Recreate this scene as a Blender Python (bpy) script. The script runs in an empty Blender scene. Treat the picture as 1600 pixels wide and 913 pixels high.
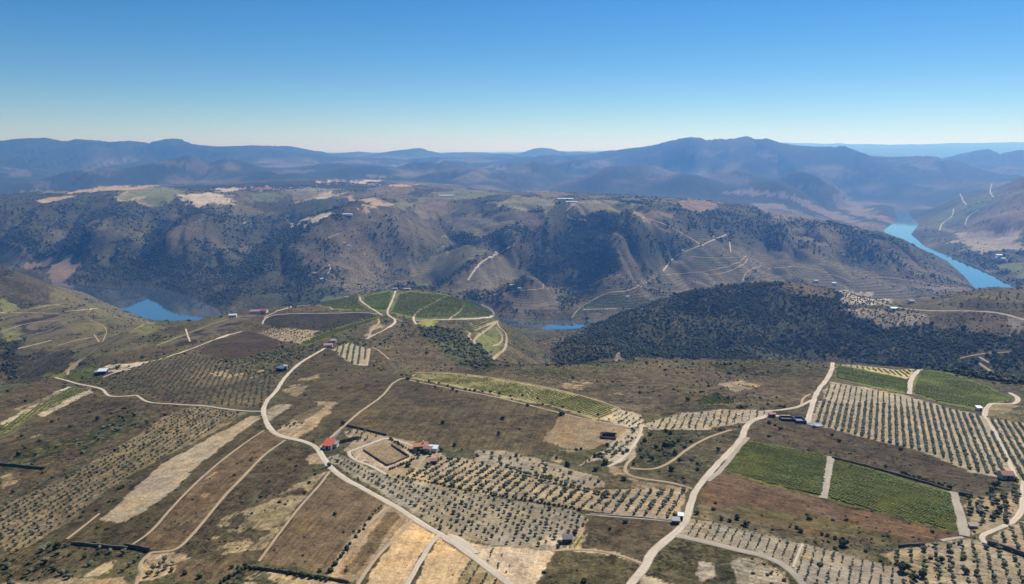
import bpy, math, random
import numpy as np
from mathutils import Vector

random.seed(7)
RNG = np.random.default_rng(11)
sc = bpy.context.scene
COL = sc.collection
R = math.radians

# ------------------------------------------------------------------ camera
ZC = 480.0                      # flying height above the river
PITCH = R(11.1)
FX = 1142.0                     # focal length in photograph pixels (1600 wide)
cam_d = bpy.data.cameras.new('camera')
cam = bpy.data.objects.new('camera', cam_d); COL.objects.link(cam)
cam.location = (0, 0, ZC)
cam.rotation_euler = (R(90) - PITCH, 0, 0)
cam_d.sensor_width = 36.0
cam_d.lens = 36.0 * FX / 1600.0
cam_d.clip_start = 1.0
cam_d.clip_end = 200000.0
sc.camera = cam

# ------------------------------------------------------------------ light
SUN_AZ, SUN_EL = R(32), R(47)   # azimuth clockwise from the view direction (+Y)
world = bpy.data.worlds.new('World'); sc.world = world
world.use_nodes = True
wn = world.node_tree.nodes; wl = world.node_tree.links
bg = wn['Background']
sky = wn.new('ShaderNodeTexSky')
sky.sky_type = 'NISHITA'; sky.sun_disc = False
sky.sun_elevation = SUN_EL; sky.sun_rotation = SUN_AZ
sky.altitude = 600; sky.air_density = 0.85; sky.dust_density = 0.0; sky.ozone_density = 6.0
hs = wn.new('ShaderNodeHueSaturation'); hs.inputs['Saturation'].default_value = 1.27
wl.new(sky.outputs[0], hs.inputs['Color']); wl.new(hs.outputs[0], bg.inputs[0])
bg.inputs[1].default_value = 0.082
sd = bpy.data.lights.new('sun', 'SUN')
sd.energy = 5.0; sd.angle = R(0.53); sd.color = (1.0, 0.945, 0.86)
sun = bpy.data.objects.new('sun', sd); COL.objects.link(sun)
to_sun = Vector((math.sin(SUN_AZ)*math.cos(SUN_EL), math.cos(SUN_AZ)*math.cos(SUN_EL), math.sin(SUN_EL)))
sun.rotation_euler = (-to_sun).to_track_quat('-Z', 'Y').to_euler()
sun.location = (0, 0, 2000)
sc.view_settings.view_transform = 'Standard'
sc.view_settings.look = 'None'
sc.view_settings.exposure = 0.12
sc.view_settings.gamma = 1.0
cy = sc.cycles
cy.max_bounces = 4; cy.diffuse_bounces = 2; cy.glossy_bounces = 2; cy.transmission_bounces = 2
cy.transparent_max_bounces = 4; cy.volume_bounces = 1
cy.use_denoising = True

HAZE_DENSITY = 0.95e-4
HAZE_COLOR = (0.135, 0.38, 1.0)

# ------------------------------------------------------------------ numeric helpers
CP, SP = math.cos(PITCH), math.sin(PITCH)
def ray(px, py):
    """slopes of the sight line through a photograph pixel: dX/dY and drop per metre of Y"""
    px = np.asarray(px, float); py = np.asarray(py, float)
    xr = (px - 800.0) / FX; yr = -(py - 456.5) / FX
    den = CP + yr * SP
    return xr / den, (SP - yr * CP) / den

def hash2(ix, iy, seed):
    n = (ix.astype(np.int64) * 374761393 + iy.astype(np.int64) * 668265263 + seed * 1274126177) & 0x7fffffff
    n = ((n ^ (n >> 13)) * 1274126177) & 0x7fffffff
    return ((n ^ (n >> 16)) & 0xffff) / 65535.0

def vnoise(x, y, seed=0):
    ix = np.floor(x); iy = np.floor(y)
    fx = x - ix; fy = y - iy
    ix = ix.astype(np.int64); iy = iy.astype(np.int64)
    fx = fx*fx*fx*(fx*(fx*6-15)+10); fy = fy*fy*fy*(fy*(fy*6-15)+10)
    a = hash2(ix, iy, seed); b = hash2(ix+1, iy, seed); c = hash2(ix, iy+1, seed); d = hash2(ix+1, iy+1, seed)
    return (a*(1-fx)+b*fx)*(1-fy) + (c*(1-fx)+d*fx)*fy

def fbm(x, y, lam, octs=4, seed=0, gain=0.5):
    s = np.zeros_like(x); a = 1.0; t = 0.0
    for o in range(octs):
        f = 2.0**o / lam
        ca, sa = math.cos(o*0.9+seed), math.sin(o*0.9+seed)
        s += a * (vnoise((x*ca-y*sa)*f + 17.3*o, (x*sa+y*ca)*f - 9.1*o, seed+o) - 0.5)
        t += a; a *= gain
    return s / t * 2

def ridged(x, y, lam, octs=4, seed=0):
    s = np.zeros_like(x); a = 1.0; t = 0.0
    for o in range(octs):
        f = 2.0**o / lam
        ca, sa = math.cos(o*1.1+seed), math.sin(o*1.1+seed)
        v = vnoise((x*ca-y*sa)*f + 31.7*o, (x*sa+y*ca)*f + 5.3*o, seed+o)
        s += a * (1 - np.abs(2*v - 1)); t += a; a *= 0.5
    return s / t

def sstep(a, b, x):
    t = np.clip((x - a) / (b - a), 0, 1)
    return t*t*(3-2*t)

# ------------------------------------------------------------------ terrain control points
CTRL = []                       # (X, Y, z)
def V(px, py, z=None, Y=None):
    u, T = ray(px, py)
    if Y is None: Y = (ZC - z) / T
    if 2060 < Y < 5200 and px < 1340 and py > 285:      # the far bank climbs steeply from the river
        z = (ZC - Y*T) * (1 + np.interp(Y, [2060, 2400, 4300, 5200], [0, 1, .9, 0])*np.interp(px, [0, 400, 700, 800, 950, 1100, 1300], [.10, .10, .12, .26, .26, .14, .05])); Y = (ZC - z) / T
    CTRL.append((float(u*Y), float(Y), float(ZC - Y*T)))
def H(px, Y, z):
    u, T = ray(px, 400)
    CTRL.append((float(u*Y), float(Y), float(z)))
def column(px, pts, also=None):
    n = len(CTRL)
    for p in pts:
        if p[0] == 'h': H(px, p[1], p[2])
        elif p[1] > 0: V(px, p[0], z=p[1])
        else: V(px, p[0], Y=-p[1])
    if also is not None:
        r = also / 1.0
        for (X, Y, z) in CTRL[n:]:
            u, T = ray(also, 400)
            CTRL.append((float(u*Y), Y, z))
FAR = [('h', 45000, 300), ('h', 70000, 150)]
# positive second value = elevation, negative = distance
column(0, [(1200,306),(1000,305),(913,302),(800,296),(720,290),(660,283),(620,275),(602,268),('h',820,190),(590,-1000),(560,165),(530,170),(500,170),
           (470,172),(440,180),(415,200),('h',2100,80),('h',2450,-2),('h',2600,-6),(402,-2900),(370,-3100),(340,180),(320,205),(305,-4400),('h',5200,120),
           (290,-6200),(270,-7800),(250,-9000),(235,-9700),(223,-10300),('h',13000,350),('h',30000,285)]+FAR, also=-500)
column(100, [(700,293),(640,282),(600,262),(580,240),(550,195),(520,165),(480,150),(452,140),('h',2000,60),('h',2250,-2),(442,5),(420,-2800),(390,-2950),
             (350,170),(318,212),(300,-4500),('h',5800,140),(285,-7000),(260,-8900),(240,-9700),(222,-10300),('h',13000,350)])
column(200, [(1200,314),(1000,312),(913,309),(800,304),(700,297),(650,291),(620,285),(600,278),(580,270),(560,258),(540,240),(520,215),(503,185),('h',1400,140),('h',1700,55),('h',1950,0),
             ('h',2150,-6),(446,0),(430,30),(400,85),(370,135),(340,190),(315,225),(302,240),(290,-5200),('h',6200,150),(275,-7500),(255,-9000),(240,-9800),(225,-10500),('h',13500,350),('h',30000,285)])
column(300, [(700,301),(620,290),(580,272),(545,248),(525,225),(515,205),('h',1450,90),('h',1850,0),('h',2050,-6),(470,0),(450,35),(420,70),(390,115),(360,160),(330,205),(310,228),(295,-4800),
             ('h',6000,170),(272,-7600),(250,-9600),(229,-10700),('h',13500,350)])
column(400, [(1000,316),(913,314),(800,311),(700,305),(650,300),(620,294),(600,287),(575,276),(550,262),(530,250),(510,236),(492,222),('h',1400,120),('h',1700,5),('h',1850,-6),('h',2100,-6),
             (478,5),(450,32),(420,75),(390,120),(360,165),(330,205),(310,225),(297,240),(285,-5500),('h',6500,180),(270,-7500),(255,-9500),(235,-11000),('h',14000,360),('h',30000,285)])
column(500, [(560,272),(530,254),(505,238),(488,226),(475,216),('h',1500,125),('h',1800,5),('h',2050,-6),(455,28),(420,72),(390,112),(365,150),(340,195),(320,218),(300,238),(280,-6000),('h',7000,170),(262,-8500),(245,-11500),('h',14500,320),('h',20000,300)])
column(600, [(1200,317),(1000,316),(913,315),(800,313),(700,308),(650,303),(600,293),(580,286),(560,274),(540,262),(520,250),(500,237),(490,231),(470,223),(456,218),('h',1600,130),('h',1850,20),('h',2000,-6),('h',2150,-6),
             (450,25),(430,50),(400,90),(370,130),(345,185),(325,215),(310,228),(295,240),(282,-6000),('h',7000,160),(270,-8000),(255,-10000),('h',13000,330),('h',17000,310),('h',30000,280)])
column(700, [(600,294),(583,288),(570,-690),(540,-850),(515,-1000),(500,-1080),(480,-1200),(459,-1330),('h',1600,125),('h',1850,5),('h',2000,-6),(450,-2330),(430,-2480),(400,-2680),(375,-2850),(350,-3150),(325,-3600),(305,-4200),(290,-5300),('h',6500,170),(272,-8200),(250,-11500),('h',14500,320),('h',20000,300)])
column(775, [(590,292),(575,284),(560,-800),(530,-930),(500,-1130),(495,-1160),('h',1450,110),('h',1750,20),('h',1880,-5)])
column(800, [(1000,316),(913,315),(800,313),(700,309),(650,305),(600,296),(580,289),(572,-720),('h',850,215),('h',1100,150),(545,-1150),(515,-1330),('h',1600,40),('h',1840,-2),('h',1960,-6)])
column(860, [(590,291),(576,283),('h',850,185),(568,-1090),(545,-1300),(528,-1580),(519,-1850),(503,-2010),(490,-2080),(470,-2190),(440,-2400),(400,-2750),(360,-3100),(330,-3500),(310,-4100),(300,-4500),('h',5600,140),(285,-7000),(265,-9000),(248,-12000),('h',15500,320),('h',30000,280)])
column(930, [(575,284),(566,280),('h',900,170),(560,-1200),(530,-1380),(510,-1520),(500,-1600),('h',1800,30),('h',1900,0)])
column(1000, [(1200,319),(1000,318),(913,316),(800,313),(700,308),(650,304),(600,293),(575,287),(562,281),('h',880,180),(555,-1230),(530,-1350),(500,-1480),(479,-1570),('h',1750,60),('h',1930,-2),('h',2060,-6),(470,-2220),(440,-2380),(410,-2560),(380,-2750),(350,-3000),(328,-3250),(318,-3700),
              ('h',4600,120),(300,-6000),(280,-7500),(260,-8500),(245,-9200),(231,-9800),('h',13000,350),('h',30000,285)])
column(1100, [(575,288),(563,281),('h',900,170),(555,-1300),(520,-1420),(490,-1510),(455,-1610),('h',1830,90),('h',2020,-2),('h',2150,-6),(440,-2380),(410,-2560),(380,-2760),(350,-3000),(325,-3330),(310,-3900),('h',4700,110),(295,-5800),(275,-6900),(250,-8000),(224,-8900),('h',12000,350)])
column(1200, [(1200,320),(1000,318),(913,317),(850,316),(800,314),(750,311),(700,308),(660,305),(640,303),(600,296),(575,288),(564,281),('h',900,175),(556,-1330),(520,-1420),(490,-1490),(460,-1560),(441,-1620),('h',1850,110),('h',2060,-2),('h',2180,-6),
              (432,-2400),(400,-2600),(370,-2800),(345,-3050),(332,-3350),('h',4100,110),(315,-4900),(295,-5800),(275,-6700),(250,-7700),(225,-8600),('h',12000,350),('h',30000,700)])
column(1300, [(640,302),(600,292),(568,283),('h',900,170),(560,-1280),(530,-1360),(500,-1420),(475,-1490),(455,-1560),('h',1830,90),('h',2060,-2),('h',2180,-6),(445,-2330),(430,-2400),(400,-2600),(370,-2800),(348,-3050),('h',3600,100),('h',4200,45),(340,-5000),(320,-5600),(300,-6200),(275,-7000),(255,-7600),(241,-8100),('h',11000,330)])
column(1400, [(1200,321),(1000,320),(913,319),(850,317),(800,315),(750,311),(700,306),(650,300),(620,294),(600,288),(585,282),(575,276),('h',880,175),('h',1010,140),(565,-1150),(540,-1230),(510,-1310),(490,-1380),(478,-1440),('h',1700,100),('h',1950,0),('h',2080,-6),
              (470,-2250),(440,-2420),(410,-2600),(390,-2760),(380,-2900),('h',3400,50),('h',3850,-2),('h',4300,-6),('h',5600,-6),(318,-6500),(300,-6900),(280,-7300),(262,-7800),(256,-8000),('h',10000,230),(240,-20000),(227,-30000)])
column(1500, [(700,306),(640,297),(605,286),(590,278),('h',850,190),(575,-1060),(545,-1130),(510,-1230),(485,-1310),(470,-1370),('h',1750,75),('h',1980,-4),('h',2300,-6),(452,2),(440,-2560),('h',2800,-6),(385,-3550),(360,-4000),(330,-4650),(302,-5000),('h',6000,80),(285,-7200),(262,-8600),(255,-9300),('h',14000,250),(224,-30000)])
column(1600, [(1200,323),(1000,322),(913,321),(850,319),(800,316),(750,312),(700,306),(650,299),(625,292),(604,284),('h',800,215),(590,-950),(560,-1030),(520,-1130),(490,-1210),(465,-1290),(447,-1370),('h',1700,90),('h',1980,-2),('h',2150,-6),('h',2350,-6),
              (440,-2640),(420,-2800),(400,-3000),(380,-3250),(350,-3550),(320,-3900),(300,-4200),(275,-4600),('h',6200,120),(260,-8800),(248,-9600),('h',14000,250),(240,-20000),(223,-30000)]+FAR, also=2100)
V(1560, 242, Y=9800); V(1480, 258, Y=9000); V(1540, 285, Y=6600); V(1440, 330, Y=5500)
for p in (300, 800): H(p, 45000, 250); H(p, 70000, 100)
H(1200, 45000, 500); H(1200, 70000, 200)
CTRL = np.array(CTRL)

APEX = 150.0                    # the terrain mesh fans out from a point behind the camera
def dom(x, y):
    yy = np.maximum(y + APEX, 20.0)
    return x / yy, np.log(yy)
ca, cb = dom(CTRL[:, 0], CTRL[:, 1])
CC = 0.07
def kern(d2): return np.sqrt(d2 + CC*CC)
K = kern((ca[:, None]-ca[None])**2 + (cb[:, None]-cb[None])**2)
n = len(ca)
A = np.zeros((n+3, n+3)); A[:n, :n] = K - np.eye(n)*0.006
P = np.stack([np.ones(n), ca, cb], 1); A[:n, n:] = P; A[n:, :n] = P.T
W = np.linalg.solve(A, np.concatenate([CTRL[:, 2], np.zeros(3)]))
def rbf(a, b):
    out = np.empty(a.size, np.float32); a = a.ravel(); b = b.ravel()
    ca32, cb32, w32 = ca.astype(np.float32), cb.astype(np.float32), W[:n].astype(np.float32)
    for s in range(0, a.size, 20000):
        aa = a[s:s+20000].astype(np.float32)[:, None]; bb = b[s:s+20000].astype(np.float32)[:, None]
        d = (aa-ca32)**2; d += (bb-cb32)**2; d += CC*CC; np.sqrt(d, out=d)
        out[s:s+20000] = d @ w32 + W[n] + W[n+1]*aa[:, 0] + W[n+2]*bb[:, 0]
    return out

# ------------------------------------------------------------------ terrain grid
NA = 900
A0, A1 = -0.93, 0.93
GA = np.linspace(A0, A1, NA)
def lg(y): return math.log(y + APEX)
segs = [(-40, 230, 26), (230, 700, 300), (700, 1900, 230), (1900, 4600, 190), (4600, 16000, 130), (16000, 70000, 28)]
GB = np.concatenate([np.linspace(lg(a), lg(b), k, endpoint=False) for a, b, k in segs] + [[lg(70000)]])
NB = len(GB)
AA, BB = np.meshgrid(GA, GB)
YY = np.exp(BB) - APEX
XX = AA * (YY + APEX)
# coarse evaluation, then a cubic upsampling
def catmull(src, src_v, dst, axis):
    f = (dst - src[0]) / (src[1] - src[0]); i = np.clip(np.floor(f).astype(int), 1, len(src)-3); t = f - i
    sh = [1, 1]; sh[axis] = -1; t = t.reshape(sh)
    g = lambda k: np.take(src_v, i+k, axis=axis)
    p0, p1, p2, p3 = g(-1), g(0), g(1), g(2)
    return 0.5*((2*p1)+(-p0+p2)*t+(2*p0-5*p1+4*p2-p3)*t*t+(-p0+3*p1-3*p2+p3)*t**3)
cA = np.linspace(A0, A1, 200); cB = np.linspace(GB[0], GB[-1], 520)
mA, mB = np.meshgrid(cA, cB)
ZB = rbf(mA, mB).reshape(mA.shape).astype(float)
ZZ = catmull(cA, catmull(cB, ZB, GB, 0), GA, 1)

def z_grid(x, y):
    a = x / np.maximum(y + APEX, 20); b = np.log(np.maximum(y + APEX, 20))
    fa = np.clip((a - A0) / (A1 - A0) * (NA-1), 0, NA-1.001)
    ib = np.clip(np.searchsorted(GB, b) - 1, 0, NB-2)
    fb = np.clip((b - GB[ib]) / (GB[ib+1] - GB[ib]), 0, 1)
    ia = fa.astype(int); fa = fa - ia
    return (ZZ[ib, ia]*(1-fa)+ZZ[ib, ia+1]*fa)*(1-fb) + (ZZ[ib+1, ia]*(1-fa)+ZZ[ib+1, ia+1]*fa)*fb

MARCH = np.exp(np.linspace(math.log(180), math.log(40000), 900))
def cast(px, py):
    """first hit of sight lines with the ground -> world x, y, z"""
    u, T = ray(px, py); u = np.atleast_1d(u); T = np.atleast_1d(T)
    ox = np.zeros(len(u)); oy = np.zeros(len(u))
    for s in range(0, len(u), 400):
        uu, tt = u[s:s+400, None], T[s:s+400, None]
        d = (ZC - tt*MARCH) - z_grid(uu*MARCH, np.broadcast_to(MARCH, (len(uu), len(MARCH))))
        hit = d < 0; k = np.where(hit.any(1), hit.argmax(1), len(MARCH)-1); k = np.maximum(k, 1)
        r_ = np.arange(len(uu)); d0, d1 = d[r_, k-1], d[r_, k]
        t = np.clip(d0 / np.where(np.abs(d0-d1) < 1e-9, 1, d0-d1), 0, 1)
        y = MARCH[k-1]*(1-t) + MARCH[k]*t
        oy[s:s+400] = y; ox[s:s+400] = uu[:, 0]*y
    return ox, oy, z_grid(ox, oy)

def at(px, py):
    x, y, z = cast([px], [py]); return float(x[0]), float(y[0]), float(z[0])

def seg_dist(px, py, pts):
    """distance of points to a polyline, with the parameter along it"""
    best = np.full(px.shape, 1e12); par = np.zeros(px.shape); L = 0
    tot = sum(math.hypot(b[0]-a[0], b[1]-a[1]) for a, b in zip(pts[:-1], pts[1:])) or 1
    for a, b in zip(pts[:-1], pts[1:]):
        dx, dy = b[0]-a[0], b[1]-a[1]; l2 = dx*dx+dy*dy+1e-9
        t = np.clip(((px-a[0])*dx+(py-a[1])*dy)/l2, 0, 1)
        d = (px-a[0]-t*dx)**2 + (py-a[1]-t*dy)**2
        m = d < best; best = np.where(m, d, best); par = np.where(m, (L+t*math.sqrt(l2))/tot, par)
        L += math.sqrt(l2)
    return np.sqrt(best), par

def inside(px, py, poly):
    res = np.zeros(px.shape, bool)
    x0, y0 = poly[-1]
    for x1, y1 in poly:
        c = (y1 > py) != (y0 > py)
        with np.errstate(divide='ignore', invalid='ignore'):
            xi = (x0-x1)*(py-y1)/(y0-y1+1e-12)+x1
        res ^= c & (px < xi); x0, y0 = x1, y1
    return res

# gullies cut into the far bank and the hillsides: (pixels along the bed, depth, half width)
GULLIES = [
    ([(112,318),(92,350),(60,385),(15,408)], 55, 130), ([(238,312),(236,322),(215,350),(180,390),(135,425),(110,440)], 60, 130),
    ([(440,306),(420,318),(375,360),(330,400),(280,445),(262,452)], 70, 170), ([(712,322),(700,338),(678,368),(655,398),(640,412)], 75, 120),
    ([(640,412),(648,432),(640,450)], 60, 110), ([(480,395),(450,430),(420,470)], 38, 90), ([(570,360),(600,390),(615,430)], 30, 80),
    ([(890,338),(880,350),(845,372),(822,392),(840,430),(880,478),(885,495)], 60, 120), ([(925,360),(905,395),(905,440),(893,478)], 42, 80),
    ([(1075,352),(1045,385),(1015,425),(985,455)], 45, 110), ([(1180,345),(1200,380),(1230,420)], 40, 110), ([(1300,360),(1345,395),(1400,440)], 35, 100),
    ([(905,300),(925,285),(900,275)], 70, 320), ([(1020,262),(1080,285),(1120,300)], 120, 420), ([(1180,238),(1240,275),(1300,310),(1350,335)], 130, 420), ([(1290,252),(1340,285),(1385,320)], 130, 420),
    ([(1060,240),(1010,270)], 110, 420), ([(100,240),(140,265),(150,285)], 110, 400), ([(250,235),(270,265)], 110, 400), ([(1540,320),(1500,345),(1470,362)], 45, 130), ([(1580,350),(1530,370)], 30, 110),
]
RIDGES = [
    ([(790,472),(835,462),(878,470)], 84, 90), ([(905,474),(960,462),(1012,464)], 78, 100),
    ([(600,318),(540,345),(490,368),(440,415),(400,455)], 34, 110), ([(640,330),(690,370),(740,390)], 18, 110), ([(800,372),(775,395),(735,425),(690,445)], 34, 80),
    ([(945,335),(965,375),(975,420),(960,448)], 30, 90), ([(1110,370),(1065,398),(1030,432)], 26, 80), ([(160,335),(130,375),(120,405)], 28, 120), ([(310,325),(330,355),(300,385)], 22, 120),
]
dz = np.zeros_like(ZZ)
for lst, sg in ((GULLIES, -1), (RIDGES, 1)):
    for gi, (pts, dep, wid) in enumerate(lst):
        dep = dep*(1.6 if sg < 0 and gi < 12 else 1.25)
        x, y, z = cast([p[0] for p in pts], [p[1] for p in pts])
        w = list(zip(x, y)); m = (XX > x.min()-4*wid) & (XX < x.max()+4*wid) & (YY > y.min()-4*wid) & (YY < y.max()+4*wid)
        wob = 1 + 0.35*fbm(XX[m], YY[m], wid*1.5, 3, 5)
        d, t = seg_dist(XX[m], YY[m], w)
        dz[m] += sg*dep*np.exp(-np.abs(d*wob/wid)**1.6) * (0.45 + 0.55*np.sin(np.clip(t, 0, 1)*math.pi))
ZZ += dz
def billow(x, y, lx, ly, seed, octs=3):
    s = np.zeros_like(x); a = 1.0; t = 0.0
    for o in range(octs):
        wx_ = x + 0.35*lx*fbm(x, y, lx*1.4, 2, seed+20+o); f = 2.0**o
        v = vnoise(wx_/lx*f + 7.7*o, y/ly*f + 3.1*o + 0.35*x/ly, seed+o)
        s += a*np.abs(2*v-1)*1.6; t += a; a *= .5
    return s/t
wf = sstep(4300, 5400, YY)*(1-sstep(13000, 20000, YY))
ZZ -= wf*np.clip((ZZ-60)/150, .15, 1)*np.interp(YY, [4600, 6000, 9000, 14000], [80, 170, 210, 130])*np.clip(.62-billow(XX-.3*YY, YY, 800, 1700, 84, 4), 0, 1)
# distant peaks: pixel column, distance, pixel row of the top, half widths in pixels and metres
for px, Yp, pyt, wpx, wy in [(840,15500,232.5,26,900),(818,15800,237,40,900),(655,14500,235,24,800),(618,13500,237.5,36,900),(722,16500,237.5,46,900),(905,17500,236.5,30,900),(960,13500,236,36,900),(880,14500,239,30,800),(445,12500,233.5,40,900),
     (500,11500,240,40,900),(780,12500,242.5,40,800),(560,15500,238.5,60,900),(690,11000,248,50,800),(590,10500,251,50,800),(820,10200,251,60,800),(1560,9800,241,46,900),(240,7000,262,60,330),(130,6600,268,50,300),(330,7400,257,50,320),(430,6700,267,55,320),(520,8200,254,45,350),(575,7300,261,60,330),(680,8000,256,45,350),(730,6900,265,60,320),(840,7700,256,50,340),(900,8600,250,50,380),(950,6700,267,55,320),(1030,7000,262,60,300),(1075,6200,273,50,280),(1150,6600,268,45,260),(1215,5700,283,50,260),(1270,6300,272,45,260),(1475,8300,255,36,700),(1440,8000,255,40,700),(1345,8200,241,34,600),(1085,8700,225,30,600),(1118,8800,222,24,600),
     (1150,8900,220,26,600),(1186,8800,221,22,600),(1010,9500,230,40,600),(30,10300,221,40,700),(60,10400,220,30,600),(170,10500,223,30,600),(265,10600,222,24,600),(345,10700,230,30,600),(390,10900,232,30,700)]:
    u, T = ray(px, pyt); X0 = float(u)*Yp; zt = ZC - Yp*float(T); z0 = float(z_grid(np.array([X0]), np.array([float(Yp)]))[0]); wx = wpx*Yp/FX
    m = (np.abs(XX-X0) < 4*wx) & (np.abs(YY-Yp) < 4*wy)
    ZZ[m] += max(zt-z0, 0)*np.exp(-((XX[m]-X0)/wx)**2*.7 - ((YY[m]-Yp)/wy)**2*.7)
# spurs and V-shaped gullies running down to the river
wb = sstep(2080, 2330, YY)*(1-sstep(2950, 4000, YY))
XD = XX - 0.42*YY
ZZ -= wb*np.clip((ZZ-5)/60, 0, 1)*110*np.clip(.60-billow(XD, YY, 470, 2600, 81, 2), 0, 1)
XE = XX + 0.22*YY
ZZ -= wb*np.clip((ZZ-5)/60, 0, 1)*48*np.clip(.62-billow(XE, YY, 170, 900, 87, 3), 0, 1)
wr = sstep(2500, 2900, YY)*(1-sstep(4300, 5200, YY))*sstep(.42, .52, XX/np.maximum(YY, 1))
ZZ += wr*np.clip((ZZ-5)/80, 0, 1)*45*(billow(XX, YY, 420, 900, 91)-.55)
wk = sstep(760, 900, YY)*(1-sstep(1700, 1900, YY))
ZZ += wk*(1-.75*np.exp(-(((XX+150)/260)**2+((YY-1250)/330)**2)))*np.clip((ZZ-5)/60, 0, 1)*20*(billow(XX, YY, 150, 420, 95)-.42)
amp = np.interp(YY, [250, 600, 1000, 1900, 2600, 5000, 9000, 16000, 40000], [0.8, 2.0, 4, 5, 6, 12, 26, 40, 60])
amp = amp * np.clip(0.35 + ZZ/160.0, 0.3, 1.0)
far = sstep(4800, 7000, YY)
rn = (ridged(XX, YY, 300, 5, 3)-0.55)*(1-far) + (ridged(XX, YY, 1300, 5, 4)-0.55)*far
ZZ += amp*rn*2.0 + np.interp(YY, [250, 700, 2000, 6000], [0.6, 1.6, 2.5, 5])*fbm(XX, YY, 45, 3, 9)

# ------------------------------------------------------------------ river bed
def zplane(px, py, z=0.0):
    u, T = ray(px, py); Y = (ZC - z)/T; return float(u*Y), float(Y)
far_shore = [zplane(*p) for p in [(1418,326),(1425,340),(1437,350),(1424,366),(1445,385),(1480,399),(1520,414),(1550,429),(1585,447)]]
near_shore = [zplane(*p) for p in [(1398,326),(1401,345),(1379,361),(1386,373),(1440,391),(1480,409),(1505,431),(1524,453)]]
mid_far = [zplane(1000,497), zplane(900,502), zplane(850,503), zplane(805,500)]
mid_near = [zplane(805,516), zplane(850,520), zplane(905,522)]
lake_far = [zplane(*p) for p in [(348,492),(338,480),(300,463),(255,450),(200,446),(150,446),(96,441)]]
lake_near = [zplane(*p) for p in [(96,450),(130,457),(185,482),(240,503),(300,520),(345,530)]]
RIVER = (far_shore + [(1700,2330), (1250,2250), (700,2160)] + mid_far + [(-150,2130), (-420,2200), (-700,2200)] + lake_far + [(-1900,2620), (-2300,2500), (-2300,2300), (-1850,2440)]
         + lake_near + [(-500,1900), (-250,1880)] + mid_near + [(450,1950), (900,2020), (1350,2060), (1560,2230)] + near_shore[::-1])
bb = (XX > -2800) & (XX < 3600) & (YY > 1500) & (YY < 6600)
ins = inside(XX[bb], YY[bb], RIVER)
dist, _ = seg_dist(XX[bb], YY[bb], RIVER + [RIVER[0]])
zb = ZZ[bb]
bank = np.minimum(2.0 + 0.42*dist + 10*sstep(0, 60, dist)*0, 1e9)
k = sstep(0, 220, dist)
zo = np.maximum(bank*(1-k) + np.maximum(zb, 6)*k, 0.8 + 0.05*np.minimum(dist, 100))
ZZ[bb] = np.where(ins, -np.minimum(0.5+0.2*dist, 7.0), np.where(dist < 220, zo, np.maximum(zb, 4)))
rest = ~bb; ZZ[rest] = np.maximum(ZZ[rest], 5.0)

# ------------------------------------------------------------------ materials
def mat_new(name, rough=0.9, spec=0.15):
    m = bpy.data.materials.new(name); m.use_nodes = True
    b = m.node_tree.nodes['Principled BSDF']
    b.inputs['Roughness'].default_value = rough
    b.inputs['Specular IOR Level'].default_value = spec
    return m, m.node_tree.nodes, m.node_tree.links, b
def math_node(nt, op, a, b=None, c=None):
    nd = nt.nodes.new('ShaderNodeMath'); nd.operation = op
    for i, v in enumerate((a, b, c)):
        if v is None: continue
        if isinstance(v, (int, float)): nd.inputs[i].default_value = v
        else: nt.links.new(v, nd.inputs[i])
    return nd.outputs[0]
def noise_node(nt, vec, scale, detail=4, rough=0.55, dist=0.0):
    nd = nt.nodes.new('ShaderNodeTexNoise'); nd.inputs['Scale'].default_value = scale
    nd.inputs['Detail'].default_value = detail; nd.inputs['Roughness'].default_value = rough; nd.inputs['Distortion'].default_value = dist
    nt.links.new(vec, nd.inputs['Vector']); return nd.outputs[0]
def mix_col(nt, fac, a, b, mode='MIX'):
    nd = nt.nodes.new('ShaderNodeMix'); nd.data_type = 'RGBA'; nd.blend_type = mode
    for i, v in ((0, fac), (6, a), (7, b)):
        if isinstance(v, (int, float)): nd.inputs[i].default_value = v
        elif isinstance(v, tuple): nd.inputs[i].default_value = (*v, 1)
        else: nt.links.new(v, nd.inputs[i])
    return nd.outputs[2]
def ramp(nt, fac, lo, hi, a=0.0, b=1.0):
    nd = nt.nodes.new('ShaderNodeMapRange'); nd.inputs[1].default_value = lo; nd.inputs[2].default_value = hi
    nd.inputs[3].default_value = a; nd.inputs[4].default_value = b
    nt.links.new(fac, nd.inputs[0]); return nd.outputs[0]

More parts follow.
